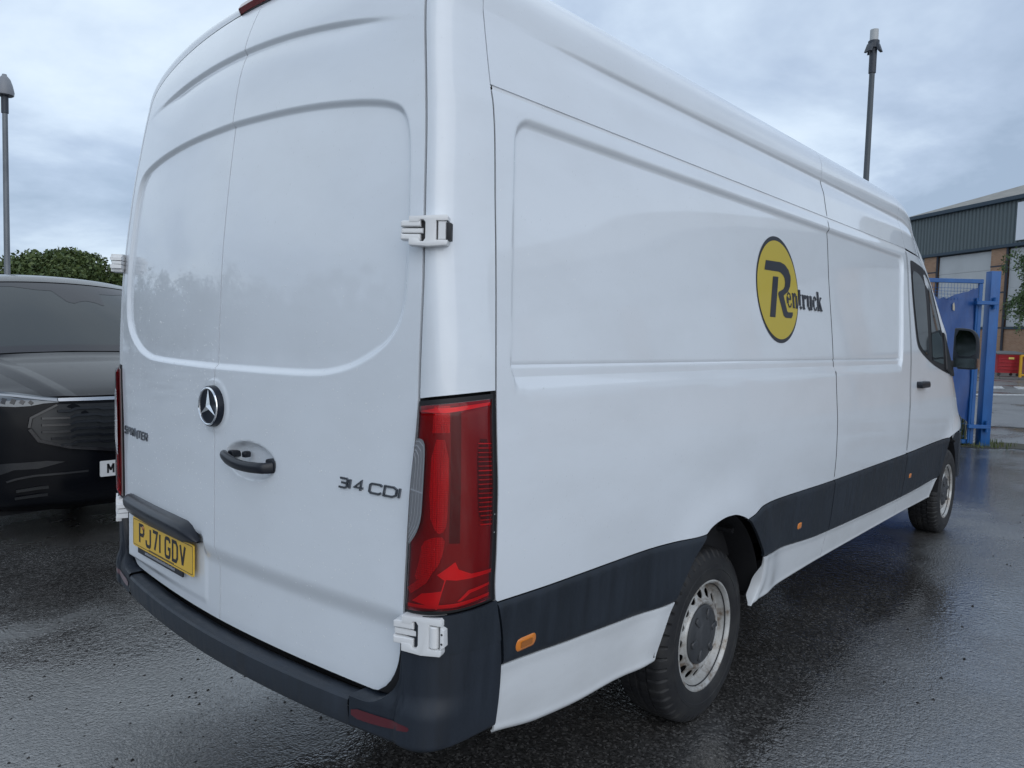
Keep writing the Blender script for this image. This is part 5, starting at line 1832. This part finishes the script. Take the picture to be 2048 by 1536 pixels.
M['paper'] = mat('torn_paper', (0.42, 0.38, 0.30), 0.8)

GP = np.array([12.76, -.075, 0.0])
gpost = empty("gate_post", tuple(GP), "square blue gate post standing past the van's front wheel", "post")
GD = np.array([-.65, .76, 0]); GD /= np.linalg.norm(GD)
GN = np.array([-GD[1], GD[0], 0])
if GN[0] > 0: GN = -GN
mb = MB(); mb.box((-.075, -.075, 0), (.075, .075, 2.775), .008, 2, fn=lambda V: V[:, :1] * GD + V[:, 1:2] * GN + V[:, 2:3] * np.array([0, 0, 1.0]))
o = mb.obj("post_shaft", M['blue'], gpost)
for z in (2.27, .32):
    mb = MB(); mb.box((-.02, .09, z - .03), (.32, .15, z + .03), .006, 1, fn=lambda V: V[:, :1] * GD + V[:, 1:2] * GN + V[:, 2:3] * np.array([0, 0, 1.0]))
    tube(mb, [np.array([0, 0, z - .09]) + GD * .02 + GN * .12, np.array([0, 0, z + .09]) + GD * .02 + GN * .12], .028, 10)
    mb.obj("hinge_bracket", M['blue'], gpost)

G0 = GP + GD * .16
gate = empty("mesh_gate", tuple(G0), "blue mesh gate leaf with torn blue sheeting, behind the van's mirror", "gate")
gf = lambda V: V[:, :1] * GD + V[:, 1:2] * GN + V[:, 2:3] * np.array([0, 0, 1.0])
GL = 3.0


def gpart(name, mb_, mt, smooth=True):
    return mb_.obj(name, M[mt], gate, smooth, 40)


mb = MB(); mb.box((0, -.03, 2.58), (GL, .03, 2.645), .006, 1, fn=gf); gpart("top_rail", mb, 'blue')
mb = MB(); mb.box((.005, -.028, .03), (.065, .028, 2.578), .006, 1, fn=gf); gpart("stile", mb, 'blue')
mb = MB(); mb.box((GL - .06, -.028, .03), (GL, .028, 2.578), .006, 1, fn=gf); gpart("stile", mb, 'blue')
mb = MB(); mb.box((.068, -.028, .03), (GL - .063, .028, .10), .006, 1, fn=gf); gpart("bottom_rail", mb, 'blue')
mb = MB(); tube(mb, [gf(np.array([[.10, .05, .05]]))[0], gf(np.array([[.10, .05, 2.35]]))[0]], .018, 8); gpart("drop_bolt", mb, 'blue')
mb = MB()
for k in range(int((GL - .14) / .05)):
    x = .09 + .05 * k
    pts = [(x, -.004, .11), (x, -.004, 2.20), (x, -.004, 2.28), (x, .030, 2.33), (x, -.004, 2.38), (x, -.004, 2.575)]
    tube(mb, gf(np.array(pts)), .0026, 4)
for k in range(48):
    z = .15 + .05 * k
    if z > 2.575: break
    if z > 2.2 or k % 4 == 0:
        tube(mb, gf(np.array([(.066, .004, z), (GL - .06, .004, z)])), .0026, 4)
w_ = gpart("wire_mesh", mb, 'blue', False); w_['kind'] = 'stuff'
# torn sheet hung on the gate (camera side)
xs_ = np.linspace(.075, GL - .08, 70)
top = np.interp(xs_, [.075, .12, .30, .42, .52, .68, .80, 1.1, 1.6, 3.0], [2.52, 2.50, 2.43, 2.405, 2.345, 2.33, 2.37, 2.36, 2.42, 2.4]) + .008 * np.sin(xs_ * 43) + .006 * np.sin(xs_ * 97)
bot = np.interp(xs_, [.075, .10, .16, .24, .30, .50, 3.0], [.33, .36, .42, .47, .58, .12, .12]) + .012 * np.sin(xs_ * 60)
v = np.linspace(0, 1, 40)[:, None]
Zs = bot + v * (top - bot)
Ys = .022 + .010 * np.sin(xs_ * 9)[None] * (v * (1 - v) * 4) + .006 * np.sin(Zs * 7 + xs_ * 15)
P = gf(np.stack([np.tile(xs_, (40, 1)), Ys, Zs], -1).reshape(-1, 3)).reshape(40, 70, 3)
mb = MB(); sheet(mb, P, GN, .002); gpart("torn_sheet", mb, 'blue_sheet')
mb = MB(); mb.bm(prism_bm([(.44, 2.14), (.47, 2.15), (.475, 2.24), (.455, 2.27), (.44, 2.20)], .040, .044), lambda V: gf(np.stack([V[:, 0], V[:, 2], V[:, 1]], -1))); gpart("torn_notice", mb, 'paper', False)

# ================================================================== WAREHOUSE
BP = np.array([57.65, 6.43, 0.0])
ang = math.radians(53)
BD = np.array([math.cos(ang), math.sin(ang), 0.0]); BN = np.array([-BD[1], BD[0], 0.0])   # BN towards the yard
if BN @ (np.array([-1.2, -2.3, 0]) - BP) < 0: BN = -BN
ware = empty("warehouse", tuple(BP), "warehouse with grey-green ribbed cladding over pale bays and brick piers", "building")
bf = lambda V: V[:, :1] * BD + V[:, 1:2] * BN + V[:, 2:3] * np.array([0, 0, 1.0])
M['clad_green'] = mat('grey_green_cladding', (0.085, 0.110, 0.115), 0.45)
M['bay'] = mat('pale_bay_panel', (0.46, 0.47, 0.47), 0.6)
t, b, L = node_tools(M['bay'])
rp = ramp(t, noise(t, coords(t), .6, 5), [(0.3, (0.42, 0.43, 0.43)), (0.7, (0.50, 0.51, 0.51))]); L.new(rp.outputs[0], b.inputs['Base Color'])
M['fascia'] = mat('dark_blue_fascia', (0.020, 0.042, 0.065), 0.5)
M['roofing'] = mat('warehouse_roof', (0.26, 0.245, 0.22), 0.7)
t, b, L = node_tools(M['roofing'])
rp = ramp(t, noise(t, coords(t, scale=(1, 1, 1)), 1.4, 6, .65), [(0.3, (0.19, 0.18, 0.16)), (0.7, (0.31, 0.295, 0.26))]); L.new(rp.outputs[0], b.inputs['Base Color'])
M['brick'] = mat('orange_brick', (0.30, 0.16, 0.085), 0.8)
t, b, L = node_tools(M['brick'])
bk = N(t, 'ShaderNodeTexBrick'); bk.inputs['Scale'].default_value = 1.0
bk.inputs['Brick Width'].default_value = 0.225; bk.inputs['Row Height'].default_value = 0.075; bk.inputs['Mortar Size'].default_value = 0.008
bk.inputs['Color1'].default_value = (0.30, 0.155, 0.08, 1); bk.inputs['Color2'].default_value = (0.38, 0.215, 0.12, 1); bk.inputs['Mortar'].default_value = (0.30, 0.25, 0.21, 1)
cv = N(t, 'ShaderNodeTexCoord'); sx = N(t, 'ShaderNodeSeparateXYZ'); L.new(cv.outputs['Object'], sx.inputs[0]); cx_ = N(t, 'ShaderNodeCombineXYZ')
L.new(math_(t, 'ADD', math_(t, 'MULTIPLY', sx.outputs['X'], float(BD[0])), math_(t, 'MULTIPLY', sx.outputs['Y'], float(BD[1]))), cx_.inputs['X']); L.new(sx.outputs['Z'], cx_.inputs['Y'])
L.new(cx_.outputs[0], bk.inputs['Vector']); L.new(bk.outputs['Color'], b.inputs['Base Color'])
M['brick_band'] = mat('dark_brick_band', (0.035, 0.040, 0.055), 0.7)
M['sign_white'] = mat('white_sign_panel', (0.74, 0.76, 0.80), 0.5)


def bpart(name, mb_, mt, smooth=False):
    return mb_.obj(name, M[mt], ware, smooth, 35)


S0, S1 = -46.0, 10.0
mb = MB(); mb.box((S0, -30, 0), (S1, -.42, 8.4), fn=bf); bpart("core_wall", mb, 'bay')
# ribbed cladding: one folded sheet
xs_ = []; ys_ = []
x = S0
while x < S1:
    xs_ += [x, x + .14, x + .19, x + .27]; ys_ += [.10, .10, .04, .04]
    x += .32
xs_ = np.array(xs_); ys_ = np.array(ys_)
P = np.stack([bf(np.stack([xs_, ys_, np.full_like(xs_, z)], -1)) for z in (8.48, 11.25)], 0)
mb = MB(); sheet(mb, P, BN, 0); bpart("ribbed_cladding", mb, 'clad_green')
mb = MB(); mb.box((S0, -.35, 8.40), (S1, .035, 11.24), fn=bf); bpart("cladding_backing", mb, 'clad_green')
mb = MB(); mb.box((S1 - .02, -30, 8.42), (S1 + .08, .12, 11.24), fn=bf); bpart("end_cladding", mb, 'clad_green')
mb = MB(); mb.box((S0, -.30, 8.26), (S1 + .1, .22, 8.47), .02, 1, fn=bf); bpart("drip_flashing", mb, 'fascia')
mb = MB(); mb.box((S0, -.4, 11.24), (S1 + .25, .38, 11.52), .03, 2, fn=bf); bpart("eaves_gutter", mb, 'fascia')
mb = MB()
zr_ = 11.5
V = bf(np.array([(S0, .25, zr_), (S1 + .2, .25, zr_), (S1 + .2, -30, zr_), (S0, -30, zr_), (S0, -15, zr_ + 5.4), (S1 - 15, -15, zr_ + 5.4)]))
mb.add(V, [(0, 1, 5, 4), (1, 2, 5), (2, 3, 4, 5), (3, 0, 4)]); bpart("roof", mb, 'roofing')
kk = 0
s_ = -.10
piers = [-.10 - 6.1 * k for k in range(0, 8)] + [6.0]
for s0 in piers:
    mb = MB(); mb.box((s0, -.40, 0), (s0 + 1.18, .06, 8.25), fn=bf); bpart("brick_pier", mb, 'brick')
    for z in (3.0, 5.35, 7.10):
        mb = MB(); mb.box((s0 - .01, .055, z - .05), (s0 + 1.19, .07, z + .05), fn=bf); bpart("brick_course", mb, 'brick_band')
    mb = MB(); tube(mb, bf(np.array([(s0 + .02 - .10, .02, .1), (s0 + .02 - .10, .02, 8.3)])), .075, 10); bpart("downpipe", mb, 'brick_band', True)
piers.sort()
for a, c_ in zip(piers[:-1], piers[1:]):
    mb = MB(); mb.box((a + 1.18, -.40, 0), (c_ - .02, -.05, 2.90), fn=bf); bpart("brick_plinth", mb, 'brick')
    mb = MB(); mb.box((a + 1.18, -.40, 2.92), (c_, .02, 3.06), fn=bf); bpart("window_sill", mb, 'fascia')
    for q in range(4):          # wide profiled boards of the pale bay
        z0 = 3.08 + q * 1.276
        mb = MB(); mb.box((a + 1.20, -.38, z0), (c_ - .18, -.10 + .012 * (q % 2), z0 + 1.27), .008, 1, fn=bf); bpart("bay_panel", mb, 'bay')
mb = MB(); mb.box((-7.0, .12, 8.62), (-.90, .22, 11.05), fn=bf); bpart("sign_panel", mb, 'sign_white')

# ================================================================== RED BINS, YELLOW BARRIER
M['bin_red'] = mat('red_bin_plastic', (0.36, 0.020, 0.028), 0.42)
M['bin_lid'] = mat('grey_bin_lid', (0.12, 0.125, 0.13), 0.5)
M['bin_lid_dark'] = mat('dark_bin_lid', (0.03, 0.032, 0.036), 0.5)
M['label_yellow'] = mat('yellow_sticker', (0.62, 0.48, 0.12), 0.5)
M['safety_yellow'] = mat('yellow_barrier_paint', (0.62, 0.33, 0.015), 0.45)


def wheelie(x, y, rz, label, dark):
    p = empty("waste_bin", (x, y, .12), label, "bin", "red bins at the far kerb", rz)
    def wp(name, mb_, mt, smooth=True):
        return mb_.obj(name, M[mt], p, smooth, 35)
    mb_ = MB()
    n = 7
    secs = [(.58, .40, .18), (.60, .43, .40), (.62, .47, .80), (.66, .52, 1.10), (.69, .55, 1.16), (.69, .55, 1.20)]
    V = []
    for hx, hy, z in secs:
        V += [(a, b_, z) for a, b_ in round_rect(-hx, -hy, hx, hy, .07, 4)]
    m = 16
    F = [(i * m + j, i * m + (j + 1) % m, (i + 1) * m + (j + 1) % m, (i + 1) * m + j) for i in range(len(secs) - 1) for j in range(m)] + [tuple(range(m))[::-1]]
    mb_.add(V, F); wp("bin_body", mb_, 'bin_red')
    for k in range(4):
        mb_ = MB(); mb_.box((-.60, -.485 - .012 * k, .36 + .19 * k), (.60, -.44 - .012 * k, .40 + .19 * k), .01, 1); wp("bin_rib", mb_, 'bin_red')
    mb_ = MB()
    xs2 = np.linspace(-.72, .72, 13); yy = np.linspace(-.58, .58, 11)
    P = np.stack([np.stack([xs2, np.full(13, y_), 1.21 + .17 * (1 - (y_ / .62) ** 2) * (1 - .5 * (xs2 / .75) ** 4)], -1) for y_ in yy], 0)
    sheet(mb_, P, (0, 0, 1), .05); wp("bin_lid", mb_, 'bin_lid_dark' if dark else 'bin_lid')
    mb_ = MB(); mb_.box((-.73, -.60, 1.19), (.73, -.56, 1.25), .01, 1); wp("lid_rim", mb_, 'bin_lid')
    mb_ = MB(); mb_.box((-.12, -.535, .93), (.16, -.526, 1.04)); wp("sticker", mb_, 'label_yellow', False)
    for sx_ in (-.48, .48):
        for sy in (-.34, .34):
            mb_ = MB(); tube(mb_, [(sx_, sy - .03, .09), (sx_, sy + .03, .09)], .085, 14); mb_.box((sx_ - .03, sy - .04, .08), (sx_ + .03, sy + .04, .20), .01, 1); wp("caster", mb_, 'bin_lid_dark')
    return p


wheelie(47.75, 4.62, math.radians(-55), "red bin with a yellow sticker, left of its neighbour by the yellow barrier", False)
wheelie(48.75, 3.25, math.radians(-55), "red bin with a dark lid standing behind the yellow barrier", True)
bar = empty("safety_barrier", (47.25, 3.85, 0), "yellow tubular barrier standing in front of the red bins", "barrier", rz=math.radians(-52))
def ybar(name, pts, r=.045):
    mb_ = MB(); tube(mb_, pts, r, 10); return mb_.obj(name, M['safety_yellow'], bar, True, 40)
ybar("post", [(0, 0, .02), (0, 0, 1.28)], .075); ybar("post", [(.24, 0, .02), (.24, 0, 1.22)], .04); ybar("post", [(2.2, 0, .02), (2.2, 0, 1.28)], .075)
ybar("rail", [(0, 0, 1.25), (2.2, 0, 1.25)], .07); ybar("rail", [(0, .0, .22), (2.2, 0, .22)], .06)
ybar("foot", [(0, -.28, .03), (0, .28, .03)], .045); ybar("foot", [(2.2, -.28, .03), (2.2, .28, .03)], .045)

# ================================================================== FOLIAGE
def leaf_mat(name, c, c2):
    m = mat(name, c, 0.55, spec=0.3)
    t, b, L = node_tools(m)
    oi = N(t, 'ShaderNodeNewGeometry')
    rp = ramp(t, oi.outputs['Random Per Island'], [(0, c), (1, c2)])
    L.new(rp.outputs[0], b.inputs['Base Color'])
    b.inputs['Transmission Weight'].default_value = 0.0
    return m


M['leaf'] = leaf_mat('oak_leaf', (0.045, 0.075, 0.026), (0.115, 0.150, 0.050))
M['leaf_birch'] = leaf_mat('birch_leaf', (0.045, 0.085, 0.030), (0.10, 0.15, 0.055))
M['leaf_dark'] = leaf_mat('dark_leaf', (0.018, 0.036, 0.014), (0.045, 0.075, 0.026))
M['bark'] = mat('bark', (0.055, 0.045, 0.036), 0.9)
M['birch_bark'] = mat('birch_bark', (0.32, 0.31, 0.29), 0.8)
M['grass'] = leaf_mat('grass_blade', (0.055, 0.085, 0.025), (0.15, 0.16, 0.06))
M['moss'] = mat('moss_and_soil', (0.045, 0.042, 0.028), 0.9)


def leaf_quads(C, size, rng_, droop=0.0):
    n = len(C)
    a = rng_.normal(size=(n, 3)); a /= np.linalg.norm(a, axis=1, keepdims=True)
    b_ = rng_.normal(size=(n, 3)); b_ -= (b_ * a).sum(1, keepdims=True) * a; b_ /= np.linalg.norm(b_, axis=1, keepdims=True)
    if droop:
        a = a * (1 - droop) + np.array([0, 0, -1.0]) * droop; a /= np.linalg.norm(a, axis=1, keepdims=True)
    s_ = size * rng_.uniform(.6, 1.3, (n, 1))
    V = np.stack([C - a * s_, C + b_ * s_ * .55, C + a * s_, C - b_ * s_ * .55], 1).reshape(-1, 3)
    F = np.arange(4 * n).reshape(n, 4)
    return V, F


def tree(name, x, y, h, rad, label, nleaf, leaf, seed, group=None, base=.35, squash=.8, size=.16, nclump=60, bark='bark'):
    rg = np.random.default_rng(seed)
    p = empty(name, (x, y, 0), label, "tree", group)
    mb_ = MB()
    tube(mb_, [(0, 0, 0), (.05, .02, h * .25), (-.03, .05, h * .5), (.02, 0, h * .8)], [h * .035, h * .026, h * .017, h * .006], 10)
    for k in range(9):
        a = rg.uniform(0, 6.28); z0 = h * rg.uniform(.25, .6); l_ = rad * rg.uniform(.55, .9)
        tube(mb_, [(0, 0, z0), (l_ * .5 * math.cos(a), l_ * .5 * math.sin(a), z0 + l_ * .35), (l_ * math.cos(a), l_ * math.sin(a), z0 + l_ * .6)], [h * .012, h * .008, h * .003], 6)
    mb_.obj("trunk", M[bark], p)
    cz = h * (base + (1 - base) / 2); rz_ = h * (1 - base) / 2
    d = rg.normal(size=(nclump, 3)); d /= np.linalg.norm(d, axis=1, keepdims=True)
    rr_ = rg.uniform(.35, 1.0, (nclump, 1)) ** .5
    cc = d * rr_ * np.array([rad, rad, rz_]) * .88 + np.array([0, 0, cz])
    cs = rad * rg.uniform(.16, .34, nclump)
    idx = rg.integers(0, nclump, nleaf)
    dd = rg.normal(size=(nleaf, 3)); dd /= np.linalg.norm(dd, axis=1, keepdims=True)
    C = cc[idx] + dd * (rg.uniform(.2, 1, (nleaf, 1)) ** .5) * cs[idx][:, None] * np.array([1, 1, squash])
    V, F = leaf_quads(C, size, rg)
    mesh_obj("crown", V, F, M[leaf], p, False)
    return p


# trees behind the people carrier
tree("oak_tree", 20.2, 65.0, 7.75, 4.6, "broad green tree crown showing over the black people carrier's roof", 26000, 'leaf', 3, "trees beyond the yard", base=.12, size=.17, nclump=110)
tree("oak_tree", 25.5, 62.5, 7.3, 4.2, "green tree to the right of the broadest crown, half hidden by the van", 22000, 'leaf', 4, "trees beyond the yard", base=.12, size=.17, nclump=90)
tree("oak_tree", 12.2, 66.0, 8.3, 3.2, "loose green tree at the left edge beyond the lamp post", 12000, 'leaf', 5, "trees beyond the yard", base=.15, size=.17, nclump=60)
tree("oak_tree", 30.5, 58.5, 6.4, 4.0, "low green tree hidden behind the white van's tail", 8000, 'leaf', 6, "trees beyond the yard", base=.15, size=.19, nclump=60)
# birch at the right edge: fine hanging sprays
rg = np.random.default_rng(12)
bx, by = 52.3, 4.1
birch = empty("birch_tree", (bx, by, 0), "birch with hanging leafy sprays in front of the warehouse", "tree")
mb = MB(); tube(mb, [(0, 0, 0), (.1, -.05, 2.5), (0, .1, 5), (.05, 0, 8.2)], [.16, .13, .09, .03], 10)
ends = []
for k in range(46):
    a = rg.uniform(0, 6.28); z0 = rg.uniform(3.4, 7.0); l_ = rg.uniform(.6, 1.6)
    p1 = np.array([l_ * .55 * math.cos(a), l_ * .55 * math.sin(a), z0 + l_ * .45]); p2 = np.array([l_ * math.cos(a), l_ * math.sin(a), z0 + l_ * .15])
    p3 = p2 + np.array([.12 * math.cos(a), .12 * math.sin(a), -rg.uniform(.5, 1.3)])
    tube(mb, [(0, 0, z0), p1, p2, p3], [.03, .018, .010, .004], 5)
    ends.append((p1, p2, p3))
mb.obj("trunk", M['birch_bark'], birch)
C = []
for p1, p2, p3 in ends:
    for _ in range(150):
        q = rg.uniform(0, 2)
        pt = p1 + (p2 - p1) * q if q < 1 else p2 + (p3 - p2) * (q - 1)
        C.append(pt + rg.normal(size=3) * np.array([.13, .13, .10]))
V, F = leaf_quads(np.array(C), .085, rg, .4)
mesh_obj("crown", V, F, M['leaf_birch'], birch, False)
# a tree line along the far side of the yard, behind the camera (it shows as a reflection in the paint)
rg = np.random.default_rng(44)
C = []
mbt = MB()
for k in range(44):
    q = k / 43
    x, y = (-8 - 44 * q ** .8, 60 - 75 * q ** 1.6)
    h, r_ = rg.uniform(4.6, 8.2), rg.uniform(2.2, 3.4)
    tube(mbt, [(x, y, 0), (x, y, h * .6)], [.2, .08], 6)
    cc = np.array([x, y, h * .52]) + rg.normal(size=(26, 3)) * np.array([r_ * .45, r_ * .45, h * .22])
    idx = rg.integers(0, 26, 1500)
    C.append(cc[idx] + rg.normal(size=(1500, 3)) * r_ * .20)
C = np.concatenate(C); C = C[C[:, 2] > .1]
V, F = leaf_quads(C, .30, rg)
mbt.add(V, F)
o = mbt.obj("treeline", M['leaf_dark'], None, False); o['kind'] = 'stuff'

# grass and moss about the gate
def tufts(name, pts, n, h, rg, spread=.05, lean=.35):
    V = []; F = []
    for (x, y, z) in pts:
        for _ in range(n):
            a = rg.uniform(0, 6.28); bx_, by_ = x + rg.normal() * spread, y + rg.normal() * spread
            hh_ = h * rg.uniform(.4, 1.1); l_ = hh_ * lean * rg.uniform(-1, 1)
            c_, s_ = math.cos(a) * .006, math.sin(a) * .006
            dx, dy = math.cos(a + 1.3) * l_, math.sin(a + 1.3) * l_
            k = len(V)
            V += [(bx_ - c_, by_ - s_, z), (bx_ + c_, by_ + s_, z), (bx_ + dx * .4 + c_ * .7, by_ + dy * .4 + s_ * .7, z + hh_ * .6), (bx_ + dx * .4 - c_ * .7, by_ + dy * .4 - s_ * .7, z + hh_ * .6), (bx_ + dx, by_ + dy, z + hh_)]
            F += [(k, k + 1, k + 2, k + 3), (k + 3, k + 2, k + 4)]
    o = mesh_obj(name, V, F, M['grass'], None, False)
    o['kind'] = 'stuff'
    return o


rg = np.random.default_rng(21)
pts = [tuple(GP + GD * rg.uniform(.25, 2.9) - GN * rg.uniform(.08, .7)) for _ in range(160)]
tufts("grass_behind_gate", pts, 30, .62, rg, .06)
pts = [tuple(GP + GD * rg.uniform(-.25, .5) + GN * rg.uniform(.05, .25)) for _ in range(16)] + [tuple(GP + GD * rg.uniform(-.5, -.12) + GN * rg.uniform(-.5, .1)) for _ in range(14)]
tufts("grass_by_post", pts, 5, .10, rg, .05, .6)
blot("moss_patch", 13.0, -.30, .85, .42, 2.2, .005, M['moss'], 3)


# loose grit on the tarmac
rg = np.random.default_rng(5)
V = []; F = []
for _ in range(700):
    q = rg.uniform(0, 1)
    x, y = (rg.uniform(-1.2, .5), rg.uniform(-.6, 3.0)) if q < .6 else (rg.uniform(0.5, 9), rg.uniform(-4.5, -1.25))
    s_ = rg.uniform(.0025, .0075) * (1.4 if q > .6 else 1)
    k = len(V)
    th_ = rg.uniform(0, 6.28)
    for a, z in ((0, 0), (2.1, 0), (4.2, 0)):
        V.append((x + s_ * 1.4 * math.cos(a + th_), y + s_ * math.sin(a + th_), .001))
    V.append((x + s_ * .2, y, s_ * .9))
    F += [(k, k + 1, k + 3), (k + 1, k + 2, k + 3), (k + 2, k, k + 3)]
M['grit'] = mat('dark_grit', (0.012, 0.010, 0.009), 0.6)
o = mesh_obj("grit", V, F, M['grit'], None, False); o['kind'] = 'stuff'
